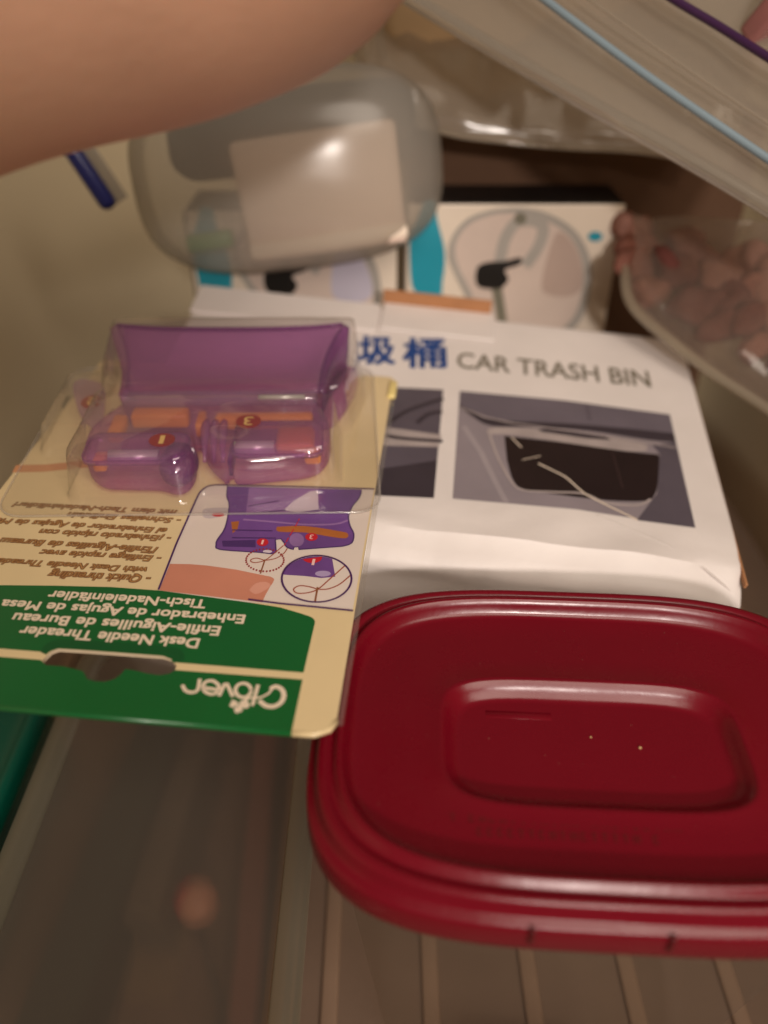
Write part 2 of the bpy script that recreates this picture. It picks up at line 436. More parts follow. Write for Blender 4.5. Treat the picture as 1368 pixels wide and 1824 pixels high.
D['zoom_dev']=[(28.56,38.89),(28.58,39.25),(28.62,39.61),(28.68,39.97),(28.76,40.33),(28.86,40.68),(28.98,41.03),(29.12,41.37),(29.28,41.7),(29.46,42.02),(29.65,42.33),(29.87,42.64),(30.1,42.93),(30.35,43.21),(30.61,43.47),(30.89,43.72),(31.19,43.96),(31.5,44.18),(31.82,44.38),(32.15,44.57),(32.5,44.73),(32.85,44.88),(33.21,45.02),(33.58,45.13),(33.96,45.22),(34.35,45.29),(34.73,45.35),(35.12,45.38),(35.52,45.39),(35.91,45.38),(36.31,45.36),(36.7,45.31),(37.09,45.24),(37.47,45.15),(37.85,45.04),(38.23,44.92),(39.69,39.35),(36.79,38.62),(33.22,38.85),(28.84,38.78)]
D['zoom_dot']=[(35.97,45.1),(35.99,44.82),(35.95,44.53),(35.87,44.26),(35.73,44),(35.54,43.76),(35.32,43.55),(35.06,43.37),(34.77,43.23),(34.45,43.13),(34.12,43.07),(33.79,43.06),(33.45,43.09),(33.13,43.16),(32.82,43.28),(32.53,43.43),(32.28,43.62),(32.06,43.84),(31.89,44.09),(35.9,45.38)]
D['zoom_glint']=[(38.61,40.16),(38.57,39.86),(38.37,39.58),(38.03,39.34),(37.59,39.16),(37.08,39.06),(36.56,39.05),(36.07,39.13),(35.67,39.29),(35.39,39.52),(35.26,39.79),(35.3,40.08),(35.5,40.36),(35.84,40.61),(36.29,40.79),(36.8,40.89),(37.33,40.9),(37.81,40.82),(38.22,40.66),(38.49,40.43)]
D['loop_big']=[[(36.58,35.09),(36.39,35.15),(36.14,35.24),(35.83,35.35),(35.5,35.46),(35.15,35.56),(34.82,35.64),(34.48,35.7),(34.11,35.75),(33.72,35.8),(33.35,35.82),(33.01,35.81),(32.71,35.76),(32.44,35.64),(32.19,35.47),(31.96,35.27),(31.78,35.06),(31.65,34.84),(31.58,34.64),(31.6,34.44),(31.67,34.23),(31.8,34.01),(31.97,33.82),(32.18,33.66),(32.41,33.55),(32.67,33.5),(32.99,33.49),(33.34,33.51),(33.71,33.57),(34.08,33.66),(34.44,33.77),(34.79,33.9),(35.14,34.04),(35.49,34.21),(35.85,34.43),(36.21,34.72),(36.58,35.09),(36.95,35.56),(37.32,36.14),(37.71,36.78),(38.09,37.47),(38.48,38.17),(38.87,38.85),(39.3,39.56),(39.77,40.35),(40.24,41.16),(40.68,41.91),(41.05,42.55),(41.32,43.01)],[(36.58,35.09),(36.81,35.11),(37.12,35.12),(37.49,35.15),(37.89,35.2),(38.3,35.28),(38.68,35.41),(39.04,35.59),(39.42,35.81),(39.79,36.07),(40.16,36.36),(40.53,36.68),(40.88,37.05),(41.24,37.49),(41.61,38.03),(41.98,38.62),(42.32,39.18),(42.6,39.66),(42.81,40)],[(36.47,35.57),(36.62,31.4)]]
D['hole']=[(-12.14,10.57),(-11.87,11.81),(-11.38,13.19),(-10.31,13.91),(-5.4,14.04),(0.06,14.12),(5.51,14.18),(10.13,14.21),(11.94,13.64),(13.34,12.24),(13.42,10.99),(12.63,10.1),(10.82,9.54),(8.36,9.75),(6.36,10.14),(4.14,10.35),(3.71,8.96),(2.94,7.79),(1.38,7),(-0.44,6.94),(-2.06,7.36),(-3.34,8.88),(-4.56,9.26),(-7.73,9.77),(-10.93,9.67)]
D['hole_band']=[(-13.36,12.7),(-13.35,13.24),(-13.31,14),(-13.13,14.68),(-12.81,15.17),(-12.36,15.59),(-11.72,15.91),(-10.86,16.13),(-9.81,16.26),(-8.56,16.36),(-7.16,16.43),(-5.57,16.48),(-3.61,16.52),(-1.05,16.59),(1.88,16.66),(4.66,16.68),(7.27,16.65),(9.73,16.57),(11.63,16.42),(12.68,16.21),(13.17,15.94),(13.54,15.56),(13.97,14.98),(14.28,14.29),(14.35,13.72),(14.01,13.34),(13.42,13.06),(12.98,12.88),(11.89,13.8),(10.07,14.41),(-0,14.29),(-10.38,14.08),(-11.45,13.36),(-12.02,12.14)]
D['text_white']=[('Desk Needle Threader',(15.92,19.15),(-19.62,18.69),2.38),('Enfile-Aiguilles de Bureau',(19.14,22.77),(-22.59,21.97),2.4),('Enhebrador de Agujas de Mesa',(23.26,26.36),(-26.72,25.34),2.33),('Tisch-Nadeleinfädler',(14.43,29.71),(-18.3,28.88),2.34)]
D['text_brown']=[('- Quick threading',(0.81,35.52),(-20.99,34.8),2.16),('with Desk Needle Threader',(-0.86,38.06),(-34.84,37.4),1.79),('- Enfilage rapide avec',(1.05,41.9),(-25.79,41.17),1.85),("l'Enfile-Aiguilles de Bureau!",(-0.62,44.66),(-36.51,44.03),1.99),('- ¡Enhebrado rápido con',(1.14,48.7),(-28.89,47.93),1.87),('el Enhebrador de Agujas de Mesa!',(-0.65,51.33),(-44.18,50.53),1.83),('- Schnelles Einfädeln',(1.47,55.13),(-25.11,54.55),1.79),('mit dem Tisch-Nadeleinfädler!',(-0.35,58.08),(-39.31,56.8),1.74)]
D['clover_strokes']=[[(32.26,8.7),(32.31,8.76),(32.39,8.85),(32.48,8.96),(32.59,9.06),(32.71,9.14),(32.85,9.17),(33,9.17),(33.19,9.14),(33.38,9.08),(33.58,9),(33.77,8.9),(33.94,8.77),(34.1,8.62),(34.27,8.43),(34.42,8.22),(34.55,7.99),(34.66,7.75),(34.74,7.5),(34.78,7.24),(34.8,6.95),(34.79,6.65),(34.76,6.35),(34.69,6.07),(34.6,5.82),(34.48,5.59),(34.31,5.37),(34.12,5.16),(33.91,4.98),(33.69,4.83),(33.48,4.71),(33.25,4.64),(33,4.61),(32.74,4.6),(32.48,4.62),(32.23,4.66),(32,4.72),(31.77,4.82),(31.53,4.96),(31.31,5.12),(31.1,5.28),(30.93,5.42),(30.8,5.52)],[(32.26,8.7),(32.23,8.57),(32.22,8.4),(32.19,8.19),(32.14,7.97),(32.06,7.75),(31.95,7.54),(31.78,7.34),(31.58,7.13),(31.35,6.91),(31.09,6.71),(30.83,6.53),(30.56,6.39),(30.27,6.3),(29.96,6.26),(29.64,6.25),(29.31,6.23),(29,6.19),(28.72,6.1),(28.45,5.94),(28.18,5.74),(27.92,5.51),(27.69,5.29),(27.5,5.09),(27.36,4.96)],[(29.6,9),(29.58,4.7)],[(28.6,7.84),(28.64,7.5),(28.62,7.18),(28.54,6.88),(28.4,6.61),(28.2,6.39),(27.96,6.23),(27.69,6.13),(27.4,6.1),(27.09,6.14),(26.79,6.25),(26.51,6.41),(26.25,6.64),(26.04,6.91),(25.87,7.21),(25.76,7.54),(25.71,7.87),(25.72,8.2),(25.8,8.51),(25.94,8.78),(26.14,9),(26.38,9.17),(26.65,9.27),(26.95,9.3),(27.26,9.26),(27.57,9.15),(27.85,8.98),(28.11,8.75),(28.33,8.47),(28.49,8.17),(28.6,7.84)],[(23.14,6.18),(23.49,8.88),(23.82,8.91),(25.51,6.3)],[(20,7.55),(20.39,7.51),(20.96,7.45),(21.59,7.39),(22.15,7.36),(22.52,7.4),(22.67,7.53),(22.69,7.73),(22.62,7.96),(22.49,8.2),(22.34,8.41),(22.15,8.61),(21.91,8.81),(21.62,9),(21.33,9.16),(21.07,9.25),(20.81,9.27),(20.55,9.24),(20.3,9.16),(20.08,9.05),(19.9,8.91),(19.78,8.74),(19.69,8.52),(19.64,8.27),(19.63,8.02),(19.66,7.79),(19.73,7.55),(19.85,7.31),(20,7.07),(20.18,6.85),(20.38,6.67),(20.62,6.53),(20.9,6.4),(21.2,6.31),(21.48,6.25),(21.73,6.24),(21.94,6.28),(22.14,6.39),(22.31,6.52),(22.45,6.65),(22.56,6.73)],[(18.62,9.23),(18.68,8.9),(18.76,8.43),(18.85,7.9),(18.91,7.4),(18.91,7.02),(18.83,6.77),(18.71,6.57),(18.55,6.43),(18.36,6.33),(18.16,6.27),(17.93,6.23),(17.66,6.24),(17.38,6.28),(17.11,6.36),(16.86,6.47),(16.63,6.65),(16.41,6.89),(16.2,7.16),(16.03,7.4),(15.91,7.56)]]
D['clover_leaf']=[[(27.12,4.61),(26.98,4.73),(26.78,4.91),(26.55,5.09),(26.35,5.22),(26.15,5.3),(25.95,5.35),(25.77,5.35),(25.65,5.31),(25.61,5.2),(25.63,5.02),(25.67,4.82),(25.67,4.65),(25.61,4.53),(25.53,4.41),(25.45,4.31),(25.43,4.2),(25.49,4.08),(25.61,3.94),(25.75,3.83),(25.89,3.76),(26.04,3.75),(26.2,3.77),(26.37,3.83),(26.53,3.92),(26.69,4.07),(26.86,4.28),(27.01,4.47)],[(27.15,4.68),(27.21,4.82),(27.28,5.03),(27.38,5.24),(27.52,5.41),(27.72,5.53),(27.97,5.62),(28.22,5.67),(28.41,5.67),(28.52,5.58),(28.58,5.42),(28.62,5.25),(28.68,5.1),(28.77,5.01),(28.87,4.94),(28.97,4.86),(29.03,4.74),(29.06,4.55),(29.07,4.31),(29.04,4.08),(28.95,3.92),(28.78,3.82),(28.54,3.76),(28.28,3.76),(28.03,3.82),(27.79,3.99),(27.53,4.24),(27.31,4.5)],[(27.17,4.48),(27.31,4.4),(27.51,4.28),(27.71,4.14),(27.86,3.97),(27.96,3.74),(28.02,3.46),(28.05,3.2),(28.03,3.01),(27.95,2.92),(27.8,2.9),(27.65,2.89),(27.53,2.86),(27.47,2.78),(27.44,2.68),(27.41,2.59),(27.34,2.55),(27.22,2.57),(27.07,2.63),(26.92,2.71),(26.79,2.82),(26.69,2.95),(26.6,3.11),(26.54,3.28),(26.51,3.43),(26.54,3.56),(26.61,3.68),(26.7,3.8),(26.8,3.92),(26.89,4.07),(27,4.23),(27.1,4.38)]]
D['pink_arc']=[(-45.82,62.76),(-41.15,71.14),(-30.3,76.64),(-26.73,71.33),(-38.77,65.89),(-43.58,59.6)]
D['photo']=[(-0.01,46.91),(31.33,48.11),(63.4,46.98),(63.28,-0.02),(32.39,1.68),(0.08,0.3)]
D['photo_top']=[(0.28,40.2),(1.02,39.72),(2.08,39.04),(3.3,38.28),(4.54,37.57),(5.42,36.8),(6.15,35.96),(7.4,35.27),(9.84,34.94),(14.02,35.13),(19.45,35.7),(25.32,36.38),(30.78,36.92),(35.73,37.26),(40.58,37.53),(45.2,37.74),(49.49,37.9),(53.61,38),(57.58,38.03),(60.95,38.02),(63.32,38.03),(63.28,34.23),(62.3,34.1),(60.97,33.9),(59.06,33.74),(56.39,33.7),(52.55,33.89),(47.75,34.23),(42.69,34.56),(38.08,34.71),(34.08,34.64),(30.33,34.44),(26.75,34.15),(23.23,33.81),(19.6,33.3),(15.99,32.63),(12.66,32.11),(9.88,32.02),(7.81,32.53),(6.27,33.47),(5.02,34.59),(3.84,35.64),(2.68,36.67),(1.66,37.77),(0.83,38.76),(0.23,39.46)]
D['photo_upper']=[(-0.01,46.91),(31.33,48.11),(63.4,46.98),(63.32,38.03),(49.49,37.9),(30.78,36.92),(9.84,34.94),(4.54,37.57),(0.28,40.2)]
D['photo_right']=[(63.28,34.23),(63.28,-0.02),(48.19,0.27),(54.93,11.41),(57.83,28.04),(56.12,31.62)]
D['photo_strip']=[(8.46,28.89),(8.6,29.36),(8.72,30.05),(9.43,30.81),(11.37,31.47),(14.96,32.08),(19.78,32.68),(25.21,33.16),(30.61,33.39),(36.39,33.26),(42.68,32.88),(48.4,32.37),(52.51,31.89),(54.43,31.4),(54.84,30.85),(54.58,30.34),(54.47,29.99),(54.29,28.52),(53.34,28.29),(52.05,27.96),(50.23,27.64),(47.67,27.48),(44.04,27.55),(39.53,27.75),(34.75,28.01),(30.35,28.23),(26.33,28.42),(22.4,28.63),(18.81,28.78),(15.79,28.82),(13.42,28.67),(11.58,28.39),(10.2,28.09),(9.21,27.88)]
D['photo_slot']=[(23.19,32.65),(26.18,33.64),(42.38,33.17),(44.44,31.6),(37.82,31.12),(24.64,31.75)]
D['photo_mouth']=[(13.59,28.09),(30.35,28.23),(47.66,27.37),(57.42,27.64),(57.46,26.34),(57.11,24.2),(56.61,21.15),(56.08,18.01),(55.61,15.53),(55.25,13.9),(54.94,12.68),(54.61,11.71),(54.16,10.79),(53.74,9.9),(53.33,9.14),(52.65,8.47),(51.42,7.89),(49.49,7.39),(47.03,6.99),(44.28,6.66),(41.47,6.43),(38.54,6.29),(35.4,6.26),(32.24,6.28),(29.29,6.34),(26.43,6.37),(23.63,6.42),(21.1,6.56),(19.11,6.88),(17.81,7.34),(17.05,7.91),(16.56,8.71),(16.05,9.85),(15.49,11.65),(15.01,13.97),(14.61,16.24),(14.33,17.82)]
D['photo_rim']=[(9.36,27.68),(9.76,26.1),(10.32,23.84),(10.93,21.45),(11.48,19.46),(11.95,18),(12.38,16.78),(12.82,15.66),(13.28,14.49),(13.76,13.2),(14.24,11.89),(14.77,10.63),(15.37,9.53),(15.94,8.55),(16.51,7.66),(17.28,6.93),(18.42,6.47),(20.1,6.36),(22.18,6.53),(24.43,6.81),(26.6,7.06),(28.7,7.32),(30.84,7.65),(32.91,7.88),(34.8,7.84),(36.4,7.38),(37.77,6.61),(39.13,5.83),(40.7,5.34),(42.67,5.18),(44.88,5.2),(47.03,5.39),(48.81,5.73),(50.16,6.33),(51.23,7.17),(52.06,8.01),(52.66,8.58)]
D['photo_crease']=[[(23.15,17.75),(24.15,17.18),(25.57,16.38),(26.94,15.58),(28.1,14.94),(29.22,14.32),(30.33,13.49),(31.44,12.27),(32.54,10.86),(33.55,9.61),(34.35,8.69),(35.09,7.91),(36.11,7.09),(37.57,6.16),(39.31,5.17),(41.26,4.09),(43.71,2.73),(46.34,1.29),(48.19,0.27)],[(15.64,27.66),(18.29,23.9)],[(18.58,18.55),(23.6,21.02)]]
D['photo2']=[(-42.62,42.59),(-5.04,46.75),(-4.85,-0.33),(-34.87,-3.43)]
D['photo2_band']=[(-39.45,23.79),(-20.33,26.06),(-4.42,25.47),(-4.75,20.09),(-20.89,17.93),(-38.18,16.2)]
D['photo2_low']=[(-36.62,6.96),(-20.49,8.19),(-4.9,14.5),(-4.85,-0.33),(-34.87,-3.43)]
D['photo2_top']=([(-19.49,28.51),(-18.83,29.49),(-17.88,30.92),(-16.75,32.5),(-15.55,33.93),(-14.24,35.18),(-12.77,36.39),(-11.29,37.54),(-9.89,38.59),(-8.53,39.6),(-7.17,40.55),(-5.99,41.36),(-5.15,41.93)],[(-11.48,29.94),(-11.03,30.71),(-10.38,31.83),(-9.61,33.01),(-8.81,33.96),(-7.88,34.62),(-6.82,35.14),(-5.85,35.53),(-5.17,35.81)],[(-19.56,22.24),(-18.76,22.18),(-17.64,22.09),(-16.21,22.02),(-14.47,22.02),(-12.07,22.14),(-9.12,22.34),(-6.33,22.54),(-4.4,22.68)])
D['text_box']=[('CAR TRASH BIN',(-1.41,58.97),(59.49,60),8.29)]
D['text_cjk']=[('圾',(-31.86,55),(-20.77,57.11),15.36),('桶',(-17.48,55.93),(-3.52,58.57),16.05)]
D['f_teal']=[(14.07,21.58),(15.15,21.81),(16.65,22.03),(17.82,21.58),(18.25,20.15),(18.36,18.02),(18.7,15.46),(19.63,12.31),(20.81,8.7),(21.7,5.31),(22.06,2.36),(22.11,-0.33),(22.07,-2.6),(21.96,-4.15),(21.75,-5.25),(21.59,-6.66),(21.55,-8.99),(21.55,-11.66),(21.56,-13.57),(14.14,-13.57),(13.16,-12.59),(11.79,-11.14),(10.68,-9.4),(10.1,-7.57),(9.77,-5.45),(9.54,-2.6),(9.3,1.66),(9.16,6.56),(9.28,10.44),(9.8,12.43),(10.58,13.5),(11.42,14.84),(12.37,17.18),(13.37,19.76)]
D['f_ring_o']=[(38.39,18.85),(36.04,18.26),(32.72,17.36),(29.76,16.08),(27.58,14.28),(25.76,12.09),(24.38,9.8),(23.51,7.49),(23.11,5.07),(23.13,2.7),(23.65,0.51),(24.61,-1.63),(25.77,-3.95),(27.16,-6.56),(28.77,-9.35),(30.24,-12.17),(31.31,-14.93),(32.25,-17.71),(33.51,-20.69),(35.12,-24.19),(37.08,-27.91),(39.79,-31.01),(43.61,-33.3),(48.18,-34.94),(52.83,-35.56),(57.51,-34.88),(62.2,-33.19),(66.33,-31.01),(69.77,-28.51),(72.65,-25.55),(74.78,-22.14),(75.98,-18.06),(76.45,-13.57),(76.54,-9.4),(76.37,-5.77),(75.84,-2.43),(74.94,0.73),(73.59,3.79),(71.88,6.67),(70.07,9.17),(68.28,11.14),(66.38,12.75),(64.23,14.21),(61.73,15.63),(58.98,16.9),(56.14,17.93),(53.2,18.68),(50.16,19.19),(47.15,19.46),(43.89,19.39),(40.66,19.09)]
D['f_ring_i']=[(39.15,17.31),(36.96,16.69),(33.86,15.75),(31.13,14.53),(29.14,12.97),(27.52,11.13),(26.35,9.17),(25.71,7.1),(25.54,4.91),(25.73,2.7),(26.31,0.56),(27.26,-1.61),(28.41,-3.95),(29.82,-6.56),(31.44,-9.35),(32.93,-12.17),(34.05,-15.03),(35.03,-17.92),(36.24,-20.69),(37.68,-23.32),(39.36,-25.82),(41.64,-28.02),(44.8,-30.06),(48.58,-31.79),(52.52,-32.52),(56.64,-31.79),(60.86,-30.06),(64.55,-28.02),(67.54,-25.93),(69.99,-23.54),(71.82,-20.69),(72.93,-17.16),(73.43,-13.21),(73.53,-9.4),(73.27,-5.85),(72.63,-2.43),(71.67,0.73),(70.34,3.62),(68.7,6.27),(66.95,8.53),(65.17,10.3),(63.28,11.71),(61.21,12.96),(58.86,14.16),(56.33,15.21),(53.83,16.08),(51.45,16.78),(49.1,17.3),(46.7,17.62),(43.94,17.64),(41.13,17.46)]
D['f_loop']=[[(42.15,1.39),(42.27,2.72),(42.43,4.62),(42.69,6.69),(43.12,8.53),(43.75,10.16),(44.52,11.76),(45.42,13.17),(46.42,14.21),(47.56,14.83),(48.87,15.11),(50.19,15.18),(51.4,15.15),(52.53,15.04),(53.62,14.8),(54.6,14.42),(55.36,13.9),(55.88,13.23),(56.21,12.41),(56.38,11.47),(56.41,10.44),(56.29,9.28),(56.01,7.99),(55.59,6.64),(55.09,5.31),(54.39,3.89),(53.52,2.37),(52.68,1.02),(52.1,0.07)]]
D['f_stem']=[(41.77,-9.4),(44.99,-22.86)]
D['f_blob']=[(33.46,-5.3),(33.53,-4.16),(33.68,-2.58),(34.17,-1.26),(35.13,-0.49),(36.44,0.03),(37.98,0.4),(39.81,0.57),(41.87,0.59),(43.84,0.73),(45.75,1.19),(47.57,1.77),(48.95,2.05),(49.71,1.81),(50.03,1.29),(50.06,0.73),(49.88,0.2),(49.4,-0.36),(48.6,-0.93),(47.11,-1.42),(45.3,-1.92),(44.15,-2.6),(44.39,-3.6),(45.31,-4.78),(45.79,-5.98),(45.39,-7.23),(44.55,-8.48),(43.44,-9.4),(42.04,-9.8),(40.38,-9.85),(38.79,-9.74),(37.28,-9.59),(35.83,-9.28),(34.7,-8.71),(34.03,-7.62),(33.68,-6.27)]
D['f_knob']=[(50.01,15.77),(49.94,14.96),(49.54,14.27),(48.88,13.8),(48.07,13.64),(47.22,13.8),(46.46,14.27),(45.92,14.96),(45.68,15.77),(45.76,16.58),(46.16,17.26),(46.82,17.72),(47.62,17.88),(48.47,17.72),(49.22,17.26),(49.76,16.58)]
D['f_dot']=[(77.76,9.49),(77.68,8.8),(77.21,8.22),(76.43,7.83),(75.45,7.7),(74.43,7.83),(73.53,8.22),(72.87,8.8),(72.57,9.49),(72.66,10.17),(73.13,10.74),(73.91,11.13),(74.88,11.26),(75.89,11.13),(76.79,10.74),(77.45,10.17)]
D['f_tint']=[(58.16,-3.95),(58.79,0.48),(59.71,6.41),(60.9,10.44),(62.51,11.19),(64.43,10.18),(66.3,8.53),(68.12,6.46),(69.9,3.72),(71.34,0.73),(72.48,-2.7),(73.26,-6.4),(73.2,-9.4),(71.91,-11.27),(69.76,-12.38),(67.32,-12.87),(64.44,-12.77),(61.3,-12.04),(58.99,-10.78),(58.13,-8.58),(58.1,-5.88)]
D['bag_edge']=[(-16,314.2,206.6),(-7.4,305,194.5),(3.1,295.8,182.3),(22.1,291.5,176.5),(41.2,289.9,174.3),(60.3,288.7,172.8),(88,284.4,172.1),(114.1,275.9,169)]
D['bag_top']=[(-26.5,382.6,244.2),(-13.7,382.6,244.2),(3.4,382.6,244.2),(24.8,383.9,245.9),(46.2,385.2,247.6),(66.4,380,249.1),(96.3,373.6,248.9),(132.8,357.1,243.6)]
D['zip_edge']=[(-20.8,290.6,230.2),(18.6,263.8,211.2),(54.5,239,194.9),(77.2,225.5,185.3),(99.9,211.3,174.8),(116.2,198.5,166.1)]
D['zip_blue']=[(28.2,274.4,225.3),(41.3,259.3,216.9),(70.4,238.6,199.3),(99.9,217.5,183),(116.2,204.5,174)]
D['zip_purple']=[(62.1,268.3,225.5),(75.1,256.9,217.1),(88.5,246.7,210.2),(100.4,234.3,203.6),(116.2,220.8,195.6)]
D['zip_far']=[(69.6,312.8,259.6),(92.7,298.2,248.6),(106.7,285,239.4),(120,273,231.7),(130.8,256.7,223.4),(141,243.9,218)]
D['balls_edge']=[(80.4,258.9,143.2),(80.1,244.3,135.5),(91.1,230.2,128.4),(102.7,218.4,122.7),(115,207.1,117.7),(125.5,195.7,112.5)]
D['balls_top']=[(85.4,282.3,152.7),(91.3,281.2,151.2),(103.1,276.6,153.4),(115,267.9,155.1),(130,259.6,155.8),(145.3,252.4,154.5)]
D['arm']=[(-104,133.2,225.7),(-83.2,138.1,230.4),(-65.3,142.9,235.3),(-43.7,147.4,239.5),(-32.6,150.4,241.9),(-24.9,153.7,244.6),(-20.3,159.7,249.1),(-17.7,169.7,257.5)]


# ================================================================ SETTING: the inside of the bin
M_bin = mat('bin_cream_plastic', (220, 204, 172), rough=0.42, var=0.05, vscale=9, bump=0.05, bscale=260)
M_floor = mat('bin_floor_plastic', (128, 106, 90), rough=0.5, var=0.10, vscale=30, bump=0.1, bscale=300)

fl = obj('bin_floor', [(-160, -90, 0), (190, -90, 0), (190, 450, 0), (-160, 450, 0)], [(0, 1, 2, 3)], M_floor)
tag(fl, kind='structure')
for i in range(13):
    x = -155 + 27.5 * i
    bm = rbox(4.8, 538, 2.0, 0.9, 3)
    obj_bm('floor_rib', bm, mat('bin_rib_plastic', (148, 122, 102), rough=0.45, var=0.08, vscale=40), fl, smooth=True, loc=(x + 8.2 - 5.5, 180, -0.6))

def wall(name, path, z1):
    V, F = [], []
    P = catmull([Vector((a, b, 0)) for a, b in path], 8)
    nz = 10
    for p in P:
        for k in range(nz + 1):
            fl_ = 1 + 0.16 * k / nz
            V.append((p.x * fl_, 150 + (p.y - 150) * fl_, -2 + (z1 + 2) * k / nz))
    for i in range(len(P) - 1):
        for k in range(nz):
            a = i * (nz + 1) + k
            F.append((a, a + 1, a + nz + 2, a + nz + 1))
    o = obj(name, V, F, M_bin, smooth=True)
    md = o.modifiers.new('thick', 'SOLIDIFY'); md.thickness = 0.003; md.offset = 0
    return tag(o, kind='structure')
wall('bin_wall', [(-178, -90), (-172, 60), (-158, 200), (-138, 300), (-118, 360), (-90, 398), (-50, 416), (20, 424), (90, 422), (140, 410), (165, 375), (175, 310), (176, 200), (177, 60), (178, -90)], 300)

# ================================================================ CAR TRASH BIN CARTON
M_white = mat('carton_white', (226, 218, 214), rough=0.42, var=0.06, vscale=45, bump=0.45, bscale=55)
M_kraft = mat('carton_kraft_edge', (176, 124, 84), rough=0.8, var=0.12, vscale=150)
BOX = thing('carton', 'scuffed white carton reading CAR TRASH BIN with two printed photos', 'box',
            (15.45 * 1.16, 144 * 1.16, CAM_H - 105 * 1.16), (8.63, 4.14, -5.69))
U0, U1, V0, V1, WB = -91.0, 74.0, -19.0, 90.0, -100.0

def box_top(u, v):
    """relief of the lid: sags to the front edge, one fold, worn corner"""
    z = 0.0
    z -= 5.2 * max(0.0, min(1.0, (-11.0 - v) / 8.0))
    z += 0.45 * math.exp(-((v + 11.0 + 0.8 * math.sin(u * 0.06)) / 0.9) ** 2)
    z += (1.1 * noise.noise(Vector((u * 0.045, v * 0.05, 3.1))) + 0.5 * noise.noise(Vector((u * 0.11, v * 0.14, 5.1)))) * sstep(0, -8, v)
    z -= 1.6 * sstep(20, 0, math.hypot(u - 73, v + 17))
    return z

def make_carton():
    nu, nv, nw = 56, 36, 22
    bm = bmesh.new()
    bmesh.ops.create_cube(bm, size=2)
    bmesh.ops.subdivide_edges(bm, edges=bm.edges, cuts=44, use_grid_fill=True)
    r = 2.0
    c = Vector(((U0 + U1) / 2, (V0 + V1) / 2, WB / 2)); h = Vector(((U1 - U0) / 2, (V1 - V0) / 2, -WB / 2))
    def warp(t):                      # put more rows near the edges
        return math.copysign(1 - (1 - abs(t)) ** 1.5, t)
    for v in bm.verts:
        q = Vector((warp(v.co.x) * h.x, warp(v.co.y) * h.y, warp(v.co.z) * h.z))
        inn = Vector([max(-h[i] + r, min(h[i] - r, q[i])) for i in range(3)])
        dd = q - inn
        if dd.length > 1e-6:
            q = inn + dd.normalized() * r
        p = q + c
        tw = sstep(-14, 0, p.z)
        p.z += box_top(p.x, p.y) * tw
        if p.y < V0 + 5:              # crushed front panel
            n1 = noise.noise(Vector((p.x * 0.03, p.z * 0.05, 1.7)))
            p.y += 0.5 * noise.noise(Vector((p.x * 0.12, p.z * 0.14, 4.4)))
            p.y += 1.6 * n1 * sstep(-4, -20, p.z) - 0.8 * sstep(-30, -8, p.z)
            p.y += 1.2 * sstep(16, 0, abs(p.x + 8 + 0.5 * p.z)) * sstep(-2, -12, p.z)
        v.co = p
    return bm
o = obj_bm('carton_body', make_carton(), M_white, BOX, auto=26)

# lettering and photos printed on the lid
M_pg = mat('photo_grey', (140, 130, 136), rough=0.4, var=0.16, vscale=55)
M_pu = mat('photo_upper_grey', (104, 96, 106), rough=0.4, var=0.2, vscale=50)
M_pd = mat('photo_dark', (58, 50, 58), rough=0.4, var=0.2, vscale=60)
M_pb = mat('photo_black', (34, 22, 24), rough=0.35, var=0.2, vscale=60)
M_pl = mat('photo_chrome', (168, 156, 154), rough=0.4, var=0.18, vscale=120)
M_pr = mat('photo_mid', (88, 80, 90), rough=0.4, var=0.2, vscale=45)
M_scuff = mat('scuff_paper', (222, 206, 188), rough=0.7, var=0.1, vscale=200)
PH = poly2d('printed_photo', [D['photo']], M_pg, BOX, 0.12)
poly2d('photo_tone', [D['photo_upper']], M_pu, PH, 0.16)
poly2d('photo_tone', [D['photo_top']], M_pd, PH, 0.20)
poly2d('photo_tone', [D['photo_right']], M_pr, PH, 0.16)
poly2d('photo_bin_mouth', [D['photo_mouth']], M_pb, PH, 0.22)
poly2d('photo_bin_rim', [D['photo_strip']], M_pl, PH, 0.26)
poly2d('photo_bin_slot', [D['photo_slot']], M_pd, PH, 0.29)
ribbon('photo_bin_rim', [D['photo_rim']], 0.7, M_pl, PH, 0.26)
for i, ln in enumerate(D['photo_crease']):
    ribbon('scuff', [ln], (0.5, 0.4, 0.25)[i], M_scuff, PH, 0.32)
ribbon('photo_stroke', [[(1.0, 38.6), (8, 35.6), (16, 34.2), (34, 33.6), (52, 32.6), (62.5, 31.4)]], 0.5, M_pl, PH, 0.3)
ribbon('photo_stroke', [[(38.5, 46.8), (38.8, 40.0)]], 0.6, M_pr, PH, 0.3)
ribbon('photo_stroke', [[(2, 30), (7, 20), (11, 9), (14, 1.5)]], 1.6, mat('photo_pale_grey', (156, 146, 150), rough=0.4, var=0.15), PH, 0.18)
ribbon('photo_stroke', [[(44, 27), (45, 18), (45.5, 12)]], 0.5, mat('photo_brown_black', (54, 38, 38), rough=0.4), PH, 0.3)
P2 = poly2d('printed_photo', [D['photo2']], M_pr, BOX, 0.12)
poly2d('photo_tone', [D['photo2_band']], M_pl, P2, 0.16)
poly2d('photo_tone', [D['photo2_low']], M_pd, P2, 0.17)
for ln in D['photo2_top']:
    ribbon('photo_stroke', [ln], 1.4, M_pd, P2, 0.2)
text('lettering', D['text_box'][0], mat('ink_olive_grey', (112, 104, 88), rough=0.5), BOX, 0.14, bold=0.010)
M_blue = mat('ink_blue', (24, 66, 132), rough=0.4, var=0.2, vscale=120)
for s in D['text_cjk']:
    text('lettering', s, M_blue, BOX, 0.14, bold=0.018, shear=0.12, capk=9)

